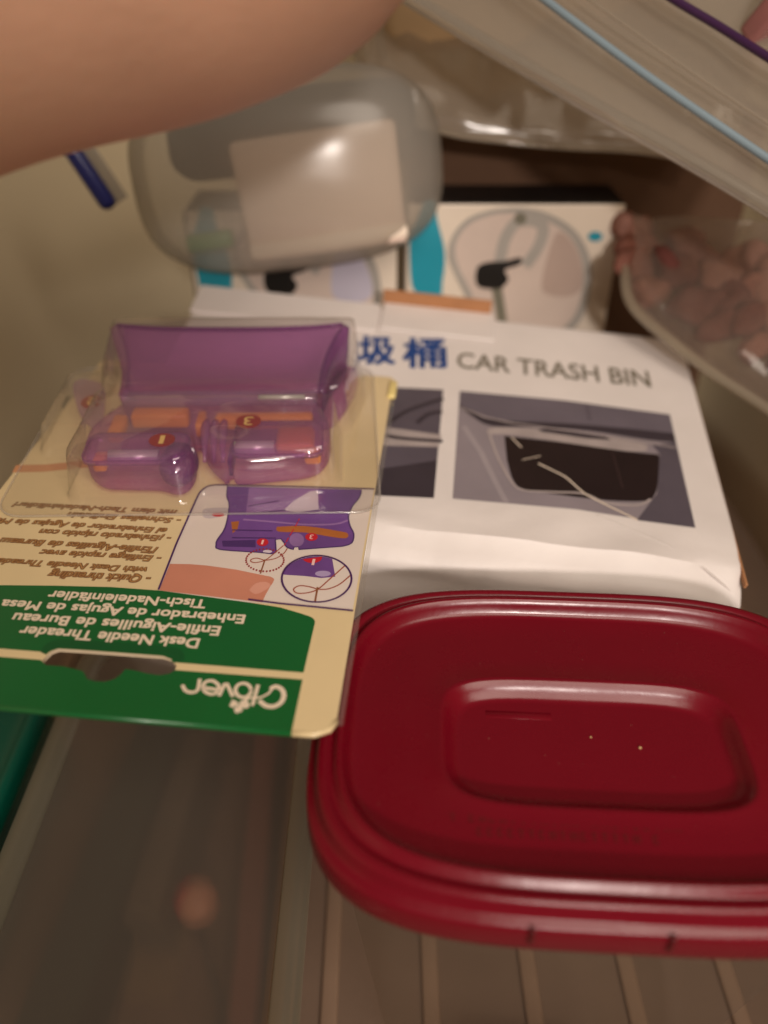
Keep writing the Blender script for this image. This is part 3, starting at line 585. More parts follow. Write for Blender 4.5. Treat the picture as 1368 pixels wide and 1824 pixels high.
# flaps at the far end of the lid and the raw kraft edges
obj_bm('flap', shift(rbox(38, 16, 0.9, 0.3, 1), -9, 83, 0.2, None), M_white, BOX)
obj_bm('flap_edge', shift(rbox(37, 1.2, 5.5, 0.2, 1), -10, 91.6, 0.0), M_kraft, BOX)
obj_bm('flap', shift(rbox(62, 15, 1.0, 0.3, 1), -60, 81, 0.3, (3, 0, 0)), M_white, BOX)
obj_bm('flap_edge', shift(rbox(0.7, 84, 1.6, 0.2, 1), 73.9, 26, -3.2), M_kraft, BOX)
# crease on the lid running from the photo to the front corner
cr = [(38, 0.5), (46, -3), (55, -7), (64, -12), (71, -15.5)]
V, F = [], []
for i, (a, b) in enumerate(cr):
    z = box_top(a, b)
    V += [(a, b + 0.5, z + 0.1), (a, b, z + 0.22), (a, b - 0.7, z + 0.1)]
for i in range(len(cr) - 1):
    for k in range(2):
        F.append((3 * i + k, 3 * i + k + 1, 3 * i + 4 + k, 3 * i + 3 + k))
obj('crease', V, F, M_white, BOX, smooth=True)

# ================================================================ RED LIDDED CONTAINER
M_red = mat('lid_red_plastic', (112, 6, 26), rough=0.27, spec=0.38, var=0.08, vscale=22, rvar=0.07, bump=0.03, bscale=500)
LID = thing('food_container', 'food container with deep red plastic lid in front of the white carton', 'container', (39.5, 95.6, 0), (0, 0, -3.0))
A, B_, Z = 53.5, 38.0, 114.0
prof = [(1.6, -11.2), (0.9, -11.4), (0.2, -10.9), (0.0, -10.0), (0.1, -5.2), (0.25, -4.4), (0.7, -4.05), (1.4, -3.9), (1.75, -3.6), (1.95, -1.3), (2.25, -0.5), (2.8, -0.15), (3.5, -0.15),
        (4.0, -0.55), (4.4, -0.9), (4.9, -0.6), (5.5, 0.4), (6.0, 0.75), (6.5, 0.5), (7.1, -0.8), (7.7, -2.2), (8.3, -2.8), (9.1, -3.0)]
loops = [sellipse(A - d, B_ - d, Z + z, 128, 3.7 - 0.02 * d) for d, z in prof]
RY = -3.0
for t in (0.35, 0.7):
    a0 = A - 9.1; b0 = B_ - 9.1
    loops.append(sellipse(a0 + (29.4 - a0) * t, b0 + (15.4 - b0) * t, Z - 3.0 + 0.1 * t, 128, 4.2, 0, RY * t))
for a, b, z in ((29.2, 15.2, -2.7), (28.6, 14.6, -2.5), (28.1, 14.1, -2.75), (27.2, 13.2, -4.0), (26.0, 12.0, -5.3), (25.3, 11.3, -5.65), (24.5, 10.6, -5.7), (12, 5, -5.7), (0.5, 0.3, -5.7)):
    loops.append(sellipse(a, b, Z + z, 128, 4.6, 0, RY))
V, F = rings(loops, False, True)
lid = obj('lid', V, F, M_red, LID, smooth=True)
# tabs on the skirt
for x in (-14.5, 7.0):
    obj_bm('skirt_tab', shift(rbox(0.9, 0.8, 4.5, 0.25, 2), x, -B_ - 0.05, Z - 8.0), mat('tab_dark_red', (84, 8, 16), rough=0.35), lid, smooth=True)
# worn raised marks on the lid, too faint to read
M_mark = mat('mark_red', (96, 9, 17), rough=0.45)
random.seed(3)
for row, (y, x0, x1) in enumerate(((-20.9, -27, 12), (-23.4, -24, 8))):
    V, F = [], []
    x = x0
    while x < x1:
        if random.random() < 0.16:
            x += 1.6; continue
        for (dx, dy, w, h) in random.choice((((0, 0, .38, 1.6), (.8, 0, .38, 1.6), (.4, .6, .5, .35)), ((0, 0, .38, 1.6), (.45, 0, .6, .35), (.45, 1.25, .6, .35)), ((.35, 0, .38, 1.25), (.35, 1.25, 1.0, .35)))):
            b = len(V); px = x + dx; py = y + dy; zz = Z - 2.86
            V += [(px - w / 2, py, zz), (px + w / 2, py, zz), (px + w / 2, py + h, zz), (px - w / 2, py + h, zz)]
            F.append((b, b + 1, b + 2, b + 3))
        x += 1.75
    obj('worn_lettering', V, F, M_mark, lid)
obj_bm('emboss_bar', shift(rbox(13, 1.8, 0.1, 0.04, 1), -13, 7.6 + RY, Z - 5.74), M_red, lid, smooth=True)
# crumbs
M_crumb = mat('crumb', (226, 196, 140), rough=0.8)
for x, y, r in ((9.5, -2.0, 0.28), (0.5, 0.0, 0.2)):
    bm = bmesh.new(); bmesh.ops.create_icosphere(bm, subdivisions=1, radius=r)
    o = obj_bm('crumb', bm, M_crumb, None, smooth=True)
    o.location = (LID.matrix_basis @ Vector((x * S, y * S, (Z - 5.7 + r * .7) * S)))
    tag(o, 'pale crumb on the sunken panel of the red lid, ' + ('the larger one' if r > .25 else 'the smaller one'), 'crumb', 'crumbs on the red lid')
random.seed(12)
V, F = [], []
for i in range(34):
    x = random.uniform(-44, 44); y = random.uniform(-28, 28)
    if abs(x) < 30 and abs(y - RY) < 16: zz = Z - 5.62 if (abs(x) < 23 and abs(y - RY) < 9) else None
    else: zz = Z - 2.75
    if zz is None: continue
    r = random.uniform(0.03, 0.08); b = len(V)
    V += [(x - r, y, zz), (x, y - r * 1.4, zz), (x + r, y, zz), (x, y + r, zz + 0.1)]
    F += [(b, b + 1, b + 3), (b + 1, b + 2, b + 3), (b + 2, b, b + 3)]
tag(obj('dust', V, F, mat('dust', (170, 110, 96), rough=0.9), lid), kind='stuff')
# clear body of the container
M_body = clear('container_clear', (0.96, 0.95, 0.93), frost=0.04, frost_rgb=(0.5, 0.46, 0.42), rough=0.3, f0=0.01, edge=0.08)
lp = [sellipse(A - d, B_ - d, z, 96, 3.6) for d, z in ((4, Z - 4), (4.5, Z - 12), (8, 60), (13, 8), (15, 4), (20, 3.2), (30, 3.2), (37, 3.2))]
V, F = rings(lp, False, True)
obj('clear_body', V, F, M_body, LID, smooth=True)

# ================================================================ BLISTER CARD
CARD = thing('blister_card', 'tan and green needle threader blister card lying upside down across the carton', 'package',
             (-53.5, 90.3, CAM_H - 112.6), (1.39, 1.06, -5.22))
M_tan = mat('card_tan', (226, 204, 158), rough=0.34, var=0.05, vscale=70, coat=0.2)
M_edge = mat('card_edge', (214, 196, 168), rough=0.6, var=0.08, vscale=200)
M_green = mat('ink_green', (12, 96, 44), rough=0.30, var=0.06, vscale=60, coat=0.25)
M_green2 = mat('ink_green_shaded', (10, 84, 40), rough=0.30, var=0.06, vscale=60, coat=0.25)  # green darkened for the shading of the band round the hang hole
M_cream = mat('ink_cream_white', (226, 212, 202), rough=0.33, var=0.03, coat=0.2)
M_purp = mat('ink_purple_line', (72, 32, 92), rough=0.4)
CW, CL = 45.0, 128.0
out = []
for cx, cy, a0 in ((CW - 3.5, 3.5, -90), (CW - 1.5, CL - 1.5, 0), (-CW + 1.5, CL - 1.5, 90), (-CW + 3.5, 3.5, 180)):
    rr = 3.5 if cy < 50 else 1.5
    for i in range(7):
        t = R(a0 + 15 * i)
        out.append((cx + rr * math.cos(t), cy + rr * math.sin(t)))
HOLE = D['hole']
poly2d('card_sheet', [out, HOLE], M_edge, CARD, -0.9, 0.9)
FR = poly2d('tan_print', [out, HOLE], M_tan, CARD, 0.04)
gt = D['green_top']
gt2 = [(-44.6, gt[0][1] - 1.2)] + gt + [(-44.6, gt[-1][1])]
GP = poly2d('green_panel', [gt2], M_green, CARD, 0.0)
bpy.data.objects.remove(GP)
# the hang hole cuts both green panels: trim their outlines against it
def cut(name, ring, hole_part, m, z):
    return poly2d(name, [ring], m, CARD, z)
hx0 = min(p[0] for p in HOLE); hx1 = max(p[0] for p in HOLE)
ymid_t = [p for p in gt if False]
yl = lambda u: 12.73 + (12.97 - 12.73) * (u + 21.4) / 58.8       # near side of the upper green panel
yh = lambda u: 10.73 + (11.32 - 10.73) * (u + 20.4) / 57.9       # far side of the lower green panel
far = [p for p in HOLE if p[1] > yl(p[0])]
far.sort(key=lambda p: -p[0])
near = [p for p in HOLE if p[1] < yh(p[0])]
near.sort(key=lambda p: p[0])
top_ring = [(-44.7, gt[0][1] - 1.0)] + gt[:-1]
# walk back along the lower border, stepping round the hole
right_x = far[0][0] + 0.4; left_x = far[-1][0] - 0.4
top_ring += [(right_x, yl(right_x))] + far + [(left_x, yl(left_x)), (-44.7, yl(-44.7))]
GP = poly2d('green_panel', [top_ring], M_green, CARD, 0.09)
nl = near[0][0] - 0.3; nr = near[-1][0] + 0.3
low_ring = [(-44.7, yh(-44.7)), (nl, yh(nl))] + near + [(nr, yh(nr)), D['green_low'][0], (37.6, 0.02), (-41, 0.02), (-43.6, 1.2), (-44.7, 3.4)]
GL = poly2d('green_panel', [low_ring], M_green, CARD, 0.09)
poly2d('hole_band_shade', [D['hole_band']], M_green2, GP, 0.13)  # shade of the raised band, put in as a darker green shape
# rolled near edge of the card
V, F = tube([(-43, -0.15, -0.5), (37.6, -0.15, -0.5)], 0.62, 10)
obj('front_fold', V, F, M_green, CARD, smooth=True)
V, F = tube([(37.6, -0.15, -0.5), (41.5, 0.0, -0.5), (43.9, 1.2, -0.5), (44.9, 3.2, -0.5)], 0.62, 10)
obj('front_fold', V, F, M_tan, CARD, smooth=True)
# little folded tab on the far corner
obj_bm('side_tab', shift(rbox(2.4, 9, 1.6, 0.6, 3), 45.2, 120, -0.5), mat('tab_pale_yellow', (234, 214, 140), rough=0.3), CARD, smooth=True)
# side edges of the clear sleeve over the card
M_film = clear('sleeve_film', (0.97, 0.96, 0.94), frost=0.08, f0=0.05, edge=0.6)
obj_bm('sleeve_edge', shift(rbox(1.0, 112, 0.5, 0.2, 2), 45.8, 58, -0.3), M_film, CARD, smooth=True)

# printed words
M_wt = mat('ink_pale', (232, 214, 190), rough=0.4, var=0.03)
for s in D['text_white']:
    text('lettering', s, M_wt, GP, 0.15, bold=0.03)
M_bo = mat('ink_brown', (112, 66, 34), rough=0.4, var=0.04)
M_bi = mat('ink_light_brown', (178, 134, 82), rough=0.4, var=0.04)
for s in D['text_brown']:
    text('lettering', s, M_bo, FR, 0.10, bold=0.055, shear=0.28)
    text('lettering_fill', s, M_bi, FR, 0.14, shear=0.28)
LG = ribbon('logo_lettering', D['clover_strokes'][:1], 0.9, M_wt, GL, 0.15)
ribbon('logo_lettering', D['clover_strokes'][1:2], 0.45, M_wt, GL, 0.152)
ribbon('logo_lettering', D['clover_strokes'][2:], 0.68, M_wt, GL, 0.154)
for lf in D['clover_leaf']:
    poly2d('logo_leaf', [lf], M_wt, GL, 0.16)

# illustration panel
IL = poly2d('illustration', [D['ill']], M_cream, CARD, 0.08)
poly2d('picture_finger', [D['finger']], mat('ink_skin', (206, 136, 112), rough=0.35, var=0.14, vscale=60, coat=0.2), IL, 0.11)
poly2d('picture_nail', [D['nail']], mat('ink_nail', (220, 158, 138), rough=0.35, var=0.1), IL, 0.13)
M_dp = mat('ink_device_purple', (112, 72, 142), rough=0.3, var=0.28, vscale=75, coat=0.3)
M_dh = mat('ink_device_light', (150, 112, 168), rough=0.3, var=0.25, vscale=75, coat=0.3)
M_dd = mat('ink_device_dark', (74, 44, 104), rough=0.3, var=0.2, vscale=90, coat=0.3)
M_or = mat('ink_orange', (172, 100, 48), rough=0.35, var=0.2, vscale=90)
M_rd = mat('ink_red', (196, 34, 48), rough=0.35, var=0.05)
poly2d('picture_tab', [D['mini_tab']], mat('ink_grey', (196, 182, 184), rough=0.35), IL, 0.11)
poly2d('picture_device', [D['mini']], M_dp, IL, 0.12)
ribbon('picture_line', [D['mini'][:-1]], 0.32, M_dd, IL, 0.21)
poly2d('picture_device_hood', [D['mini_hood']], M_dh, IL, 0.15)
poly2d('picture_device_glint', [D['mini_gloss']], mat('ink_lilac_white', (214, 200, 212), rough=0.3), IL, 0.18)
poly2d('picture_orange', [D['mini_orange']], M_or, IL, 0.15)
poly2d('picture_orange', [D['mini_orange2']], M_or, IL, 0.15)
poly2d('picture_block', [D['mini_block']], M_dd, IL, 0.15)
poly2d('picture_knob', [D['mini_knob']], M_dh, IL, 0.15)
poly2d('picture_glint', [D['mini_glint']], mat('ink_lilac_white', ()), IL, 0.17)
ribbon('picture_line', [D['mini_ridge']], 0.6, M_dh, IL, 0.19)
ribbon('picture_line', D['mini_lines'], 0.35, M_dd, IL, 0.2)
for n in ('dot1', 'dot2', 'dot3'):
    poly2d('picture_red_dot', [D['mini_' + n]], M_rd, IL, 0.2)
def digit(s, c, h, z, m, par):
    w = h * (0.3 if s == '1' else 0.55)
    text('lettering', (s, (c[0] + w / 2, c[1] + h / 2), (c[0] - w / 2, c[1] + h / 2), h), m, par, z, bold=0.0)
def mid2(P): return (sum(p[0] for p in P) / len(P), sum(p[1] for p in P) / len(P))
M_dg = mat('ink_pink_white', (240, 196, 190), rough=0.4)
digit('1', mid2(D['mini_dot1']), 1.5, 0.23, M_dg, IL)
digit('3', mid2(D['mini_dot3']), 1.5, 0.23, M_dg, IL)
V, F = [], []
for p in D['dots']:
    b = len(V)
    V += [(p[0] + 0.22 * math.cos(t * math.pi / 4), p[1] + 0.30 * math.sin(t * math.pi / 4), 0.22) for t in range(8)]
    F.append(tuple(range(b, b + 8)))
obj('picture_dotted_circle', V, F, mat('ink_dark_red', (150, 40, 44), rough=0.4), IL)
M_th = mat('ink_thread', (160, 74, 52), rough=0.4)
ribbon('picture_thread', D['loop_small'][:2], 0.22, M_th, IL, 0.23)
ribbon('picture_needle', D['loop_small'][2:], 0.3, mat('ink_needle', (140, 84, 50), rough=0.4), IL, 0.235)
ds = D['dash']
ribbon('picture_thread', [ds[i:i + 3] for i in range(0, len(ds) - 2, 3)], 0.24, M_rd, IL, 0.24)
poly2d('picture_circle', [D['circle']], M_cream, IL, 0.25)
poly2d('picture_device_detail', [D['zoom_dev']], M_dp, IL, 0.28)
poly2d('picture_red_dot', [D['zoom_dot']], M_rd, IL, 0.31)
poly2d('picture_glint', [D['zoom_glint']], mat('ink_lilac', (176, 156, 196), rough=0.3), IL, 0.31)
cz = mid2(D['zoom_dot'])
digit('1', (cz[0], cz[1] - 0.4), 2.0, 0.34, M_dg, IL)
ribbon('picture_thread', D['loop_big'][:2], 0.28, M_th, IL, 0.34)
ribbon('picture_needle', D['loop_big'][2:], 0.4, mat('ink_needle', ()), IL, 0.345)
ribbon('picture_circle_line', [D['circle']], 0.42, M_purp, IL, 0.36, closed=True)
ribbon('picture_frame_line', [D['ill_line_top']], 0.42, M_purp, IL, 0.37)
ribbon('picture_frame_line', [D['ill_line_bot']], 0.42, M_purp, IL, 0.05 + 0.33)
ribbon('pink_swoosh', [[(-44.5, 70), (-38, 71), (-30, 73.5), (-20, 76), (-8, 77)]], 3.2, mat('ink_salmon', (206, 146, 104), rough=0.35, coat=0.2), FR, 0.06)

# ---- blister dome, in the device frame
import itertools
DEVM = Matrix.Translation((3.0 * S, 95.0 * S, 0)) @ Matrix.Rotation(R(7.5), 4, 'Z')
def blk(u, v, u0, u1, v0, v1, r, soft):
    cx, cy = (u0 + u1) / 2, (v0 + v1) / 2
    qx = abs(u - cx) - (u1 - u0) / 2 + r; qy = abs(v - cy) - (v1 - v0) / 2 + r
    dd = math.hypot(max(qx, 0), max(qy, 0)) + min(max(qx, qy), 0) - r
    return sstep(0.0, -soft, dd)
def dome(u, v):
    wob = 0.9 * noise.noise(Vector((u * 0.11, v * 0.11, 0.4)))
    a = blk(u, v, -35, -2.5, -35, 2, 6, 2.4) * (12.3 + wob * .3)
    b = blk(u, v, -8, 30.4, -31, 2, 6, 2.4) * (12.3 + wob * .3)
    hs = 13.9 + 5.6 * sstep(-2, 26, v)
    h = blk(u, v, -35.4 + 0.25 * max(0, 8 - v), 36.6 - 0.22 * max(0, 14 - v), -5, 28.6, 4, 2.6) * hs
    t = blk(u, v, -47, -31, -14, 17.4, 3.5, 2.0) * 8.2
    w = max(a, b, h, t)
    fl_ = blk(u, v, -50, 40, -39, 33, 6, 0.8)
    return w, fl_, wob
M_blis = clear('blister_clear', (0.985, 0.975, 0.965), frost=0.05, rough=0.04, f0=0.08, edge=0.85, power=3.0, bump=0.10, bscale=60)
V, F, idx = [], [], {}
st = 0.75
nu_, nv_ = int(96 / st), int(72 / st)
for j in range(nv_ + 1):
    for i in range(nu_ + 1):
        u = -53 + i * st; v = -38 + j * st
        w, f_, wob = dome(u, v)
        if f_ > 0.02:
            idx[(i, j)] = len(V)
            V.append((u, v, 0.45 + w + 0.25 * wob * (w > 1)))
for j in range(nv_):
    for i in range(nu_):
        k = [(i, j), (i + 1, j), (i + 1, j + 1), (i, j + 1)]
        if all(q in idx for q in k):
            F.append(tuple(idx[q] for q in k))
bl = obj('blister', V, F, M_blis, CARD, smooth=True)
bl.matrix_basis = DEVM
M_seal = clear('blister_seal', (0.99, 0.98, 0.97), frost=0.25, f0=0.05, edge=0.6)
sl = rrect(44.6, 35.6, 6, 0.75, 6, -5.0, -3.0)
V, F = tube([p for p in sl] + [sl[0]], 0.28, 6, False)
so = obj('blister_rim', V, F, M_seal, CARD, smooth=True); so.matrix_basis = DEVM

# ================================================================ NEEDLE THREADER
DEV = thing('needle_threader', 'translucent purple desk needle threader with orange inside under the clear blister', 'needle threader')
DEV.matrix_basis = CARD.matrix_basis @ DEVM
ET = (0.60, 0.24, 0.62)
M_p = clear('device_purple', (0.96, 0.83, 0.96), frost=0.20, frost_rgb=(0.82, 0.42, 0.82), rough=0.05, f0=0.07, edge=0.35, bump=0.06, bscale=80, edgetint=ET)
M_p2 = clear('device_purple_hood', (0.92, 0.70, 0.91), frost=0.28, frost_rgb=(0.76, 0.38, 0.74), rough=0.06, f0=0.07, edge=0.35, bump=0.12, bscale=45, edgetint=ET)
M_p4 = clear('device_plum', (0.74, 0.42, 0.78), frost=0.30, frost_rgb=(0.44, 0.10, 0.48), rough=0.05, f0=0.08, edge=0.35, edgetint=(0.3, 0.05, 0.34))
M_p3 = clear('device_lilac', (0.95, 0.88, 0.95), frost=0.24, frost_rgb=(0.70, 0.52, 0.74), rough=0.06, f0=0.07, edge=0.4, edgetint=(0.7, 0.45, 0.72))
M_o = mat('device_orange', (255, 178, 30), rough=0.4, var=0.12, vscale=90)
M_steel = mat('device_steel', (206, 202, 196), rough=0.3, metal=0.35, var=0.1, vscale=150)
# hood: scooped funnel with thick far lip
def hood_pt(s, t):       # s -1..1 across, t 0..1 away from the reader
    half = 25.2 + 6.4 * t ** 2.2
    v = 0.5 + 25 * t - 1.0 * (1 - s * s) * t
    w = 11.0 + 7.0 * t ** 1.25 - 3.0 * (1 - s ** 4) * math.sin(math.pi * min(1, t * 1.05) * 0.9)
    return (s * half - 0.8, v, w)
def sheet_grid(fn, ns, nt):
    V = [fn(-1 + 2 * i / ns, j / nt) for j in range(nt + 1) for i in range(ns + 1)]
    F = [(j * (ns + 1) + i, j * (ns + 1) + i + 1, (j + 1) * (ns + 1) + i + 1, (j + 1) * (ns + 1) + i) for j in range(nt) for i in range(ns)]
    return V, F
V, F = sheet_grid(hood_pt, 36, 16)
hd = obj('hood', V, F, M_p2, DEV, smooth=True)
md = hd.modifiers.new('t', 'SOLIDIFY'); md.thickness = 0.0012; md.offset = -1
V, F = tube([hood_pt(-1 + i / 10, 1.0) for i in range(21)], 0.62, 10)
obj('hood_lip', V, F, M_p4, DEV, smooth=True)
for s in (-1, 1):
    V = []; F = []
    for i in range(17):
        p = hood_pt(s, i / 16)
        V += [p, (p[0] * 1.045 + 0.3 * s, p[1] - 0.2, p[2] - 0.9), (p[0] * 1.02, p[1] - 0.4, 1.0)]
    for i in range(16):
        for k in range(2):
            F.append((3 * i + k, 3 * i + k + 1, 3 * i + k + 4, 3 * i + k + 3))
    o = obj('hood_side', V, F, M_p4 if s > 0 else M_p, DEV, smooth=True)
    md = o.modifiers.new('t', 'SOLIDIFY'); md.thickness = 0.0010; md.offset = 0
obj_bm('back_wall', shift(rbox(60, 1.2, 16.4, 0.4, 2), -0.8, 25.0, 0.8), M_p, DEV, smooth=True)
wg = [(22, -5), (26.5, -4), (29.2, -1), (32.2, 7), (34.6, 16), (35.2, 23), (33, 27), (24, 27)]
wg = [tuple(q)[:2] for q in catmull([Vector((a, b, 0)) for a, b in wg], 4)]
slab2d('side_wing', wg, M_p, DEV, 1.2, 4.2, 0.8)
# clear bar along the foot of the hood
bm = rbox(50.5, 4.4, 3.2, 1.2, 4)
obj_bm('bar', shift(bm, -1.2, -2.0, 8.6), M_p3, DEV, smooth=True)
# moulded body: one outline with a notch between its two lobes
BODY = [(-26.4, 1.5), (-27.4, -2.5), (-30.6, -8.8), (-32.3, -15.0), (-31.0, -24.0), (-26.5, -29.6), (-19.6, -30.6), (-13.0, -31.0), (-8.8, -32.6), (-5.8, -31.2), (-4.7, -26.6), (-5.6, -20.1), (-6.6, -16.4),
        (-6.0, -14.2), (-4.6, -16.6), (-2.6, -21.6), (0.4, -26.2), (2.8, -28.4), (4.0, -26.8), (5.4, -28.8), (11.8, -28.2), (22.6, -26.2), (26.8, -21.4), (27.6, -13.6), (26.0, -6.0), (24.2, -1.0), (23.6, 1.5)]
bo = [tuple(q)[:2] for q in catmull([Vector((a, b, 0)) for a, b in BODY], 4)]
slab2d('moulded_body', bo, M_p, DEV, 0.9, 9.3, 1.9)
# raised rounded covers over the two lobes
def cover(u, v, dx, dy, z, h):
    bm = rbox(dx, dy, h, min(dx, dy, h * 2) * 0.34, 5)
    obj_bm('lobe_cover', shift(bm, u, v, z), M_p, DEV, smooth=True)
cover(-18.6, -23.0, 24.5, 12.0, 6.6, 4.2)
cover(15.0, -19.4, 22.0, 14.6, 6.6, 4.2)
bm = bmesh.new(); bmesh.ops.create_uvsphere(bm, u_segments=28, v_segments=18, radius=1)
for v in bm.verts: v.co = (v.co.x * 4.6 - 8.6, v.co.y * 6.8 - 25.6, v.co.z * 4.6 + 5.8)
obj_bm('push_button', bm, M_p4, DEV, smooth=True)
for k in range(3):
    V, F = tube([(-3.6 + 2.2 * k + 0.9 * t_, -11.0 - 13.5 * t_, 8.6 + 1.8 * math.sin(math.pi * t_) - 3.0 * t_) for t_ in [q / 10 for q in range(11)]], [0.5 + 0.7 * math.sin(math.pi * min(1, q / 10 + .15)) for q in range(11)], 10)
    obj('thread_guide', V, F, M_p, DEV, smooth=True)
obj_bm('guide_slot', shift(rbox(0.9, 7, 5, 0.3, 1), 3.8, -24.0, 3.4), M_p4, DEV, smooth=True)
# works inside, seen in amber through the purple
obj_bm('inner_orange', shift(rbox(14.5, 4.6, 4.0, 0.8, 2), -16.2, -6.2, 5.0), M_o, DEV, smooth=True)
obj_bm('inner_orange', shift(rbox(3.6, 9, 3.4, 0.8, 2), -26.2, -10.8, 5.0), M_o, DEV, smooth=True)
obj_bm('inner_orange', shift(rbox(25, 3.6, 3.6, 0.8, 2), 10.5, -8.0, 5.2), M_o, DEV, smooth=True)
obj_bm('inner_orange', shift(rbox(9.5, 8, 3.8, 1.2, 2), 19.0, -17.2, 5.0), M_o, DEV, smooth=True)
obj_bm('inner_orange', shift(rbox(4.0, 3.6, 3.4, 0.8, 2), 23.4, -22.8, 4.4), M_o, DEV, smooth=True)
obj_bm('inner_orange', shift(rbox(3.2, 4.6, 3.4, 0.8, 2), -27.0, -25.4, 5.0), M_o, DEV, smooth=True)
obj_bm('inner_orange', shift(rbox(2.2, 7, 4, 0.6, 2), -5.6, -8.4, 4.4), M_o, DEV, smooth=True)
obj_bm('steel_pin', shift(shift(cyl(1.9, 11.5, 18), 0, 0, 0, (0, 90, 0)), -18.8, -26.0, 8.2), M_steel, DEV, smooth=True)
obj_bm('steel_pin', shift(shift(cyl(1.9, 9.5, 18), 0, 0, 0, (0, 90, 0)), 9.4, -22.6, 8.2), M_steel, DEV, smooth=True)
obj_bm('steel_pin', shift(shift(cyl(0.7, 12, 12), 0, 0, 0, (0, 90, 0)), 15, -3.4, 11.2), M_steel, DEV, smooth=True)
# hinge studs
for y in (-0.6, -3.2):
    bm = bmesh.new(); bmesh.ops.create_uvsphere(bm, u_segments=12, v_segments=8, radius=0.9)
    obj_bm('hinge_stud', shift(bm, -25.6, y, 11.2), M_p2, DEV, smooth=True)
# clear wing with the second number
V, F = [], []
lf = [(-33.2, -9), (-37.6, -3.4), (-41.6, 5.6), (-43.6, 12), (-43.2, 14.8), (-40.8, 15.4), (-35.6, 12.2), (-33.2, 4), (-31.6, -6)]
lf = [tuple(p)[:2] for p in catmull([Vector((a, b, 0)) for a, b in lf + [lf[0]]], 4)[:-1]]
wing = poly2d('cutter_wing', [lf], M_p3, DEV, 5.2, 1.2)
M_rn = mat('sticker_red', (150, 12, 26), rough=0.3, var=0.05, coat=0.3)
M_yn = mat('sticker_digit', (240, 200, 120), rough=0.4)
def badge(c, rx, ry, z, s, par, dh):
    e = [(c[0] + rx * math.cos(t * math.pi / 14), c[1] + ry * math.sin(t * math.pi / 14)) for t in range(28)]
    b = poly2d('number_badge', [e], M_rn, par, z, 0.15)
    k = 0.16 if s == '1' else 0.3
    text('lettering', (s, (c[0] + dh * k, c[1] + dh / 2), (c[0] - dh * k, c[1] + dh / 2), dh), M_yn, b, z + 0.19)
badge((-36.4, 3.0), 2.6, 3.3, 6.5, '2', wing, 3.8)
badge((-12.4, -22.8), 3.1, 2.8, 10.95, '1', DEV, 3.6)
badge((7.4, -14.6), 3.1, 3.0, 10.9, '3', DEV, 3.8)

# ================================================================ STEERING-WHEEL CARTONS BEHIND
M_fw = mat('small_box_white', (232, 218, 200), rough=0.4, var=0.04, vscale=60)
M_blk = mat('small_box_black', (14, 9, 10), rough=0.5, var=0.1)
M_teal = mat('ink_teal', (34, 150, 172), rough=0.4, var=0.08)
M_gr = mat('ink_ring_grey', (172, 166, 158), rough=0.4, var=0.1)
M_bk = mat('ink_black', (22, 19, 16), rough=0.4, var=0.1)
M_gl = mat('ink_pale_mauve', (212, 194, 182), rough=0.4, var=0.08)
M_gs = mat('ink_stem_grey', (120, 116, 100), rough=0.4, var=0.1)
def wheel_box(name, label, x0, dx, dz, w, front_off, tint):
    t = thing(name, label, 'box', (dx, 283 + front_off, CAM_H - 100 + dz), (0, 0, 0), 'boxes printed with a steering wheel')
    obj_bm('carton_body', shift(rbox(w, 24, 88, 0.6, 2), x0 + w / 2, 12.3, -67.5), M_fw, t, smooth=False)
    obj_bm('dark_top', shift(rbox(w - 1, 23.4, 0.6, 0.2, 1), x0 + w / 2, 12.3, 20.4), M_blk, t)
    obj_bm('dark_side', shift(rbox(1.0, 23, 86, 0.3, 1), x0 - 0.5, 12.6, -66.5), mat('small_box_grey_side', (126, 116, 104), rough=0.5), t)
    e = thing('p', None, None); 
    def pr(n, loops, m, z):
        o = poly2d(n, loops, m, t, z)
        o.rotation_euler = (R(90), 0, 0)
        return o
    def rb(n, lines, wd, m, z):
        o = ribbon(n, lines, wd, m, t, z); o.rotation_euler = (R(90), 0, 0); return o
    bpy.data.objects.remove(e)
    pr('printed_stripe', [D['f_teal']], M_teal, 0.10)
    pr('printed_wheel', [D['f_ring_o'], D['f_ring_i']], M_gr, 0.10)
    pr('printed_disc', [D['f_ring_i']], M_gl, 0.07)
    pr('printed_disc', [D['f_tint']], tint, 0.085)
    rb('printed_spoke', D['f_loop'], 4.2, M_gr, 0.13)
    rb('printed_spoke', [D['f_stem']], 3.8, M_gs, 0.14)
    pr('printed_hub', [D['f_blob']], M_bk, 0.17)
    pr('printed_knob', [D['f_knob']], M_gs, 0.18)
    pr('printed_dot', [D['f_dot']], M_teal, 0.12)
    return t
wheel_box('small_carton', 'white box with teal stripe and printed steering wheel, fully seen beside the clear tub', 8.2, 0, 0, 76.0, 0, mat('ink_mauve', (188, 166, 154), rough=0.4, var=0.08))
wheel_box('small_carton', 'white box with steering wheel print half hidden beneath the clear tub', 8.2, -77.5, -1.5, 74.0, -2, mat('ink_pale_lilac', (196, 190, 206), rough=0.4, var=0.06))

# brown corrugated box at the very back
CB = thing('cardboard_box', 'dark brown cardboard box at the back behind the steering wheel boxes', 'box', (75, 345, 0))
obj_bm('box_body', rbox(132, 56, 176, 1.2, 2), mat('cardboard_brown', (98, 70, 50), rough=0.85, var=0.1, vscale=40, bump=0.2, bscale=200), CB)
obj_bm('box_flap', shift(rbox(132, 40, 2.0, 0.5, 1), 0, -10, 176.4, (0, 0, 0)), mat('cardboard_brown', ()), CB)

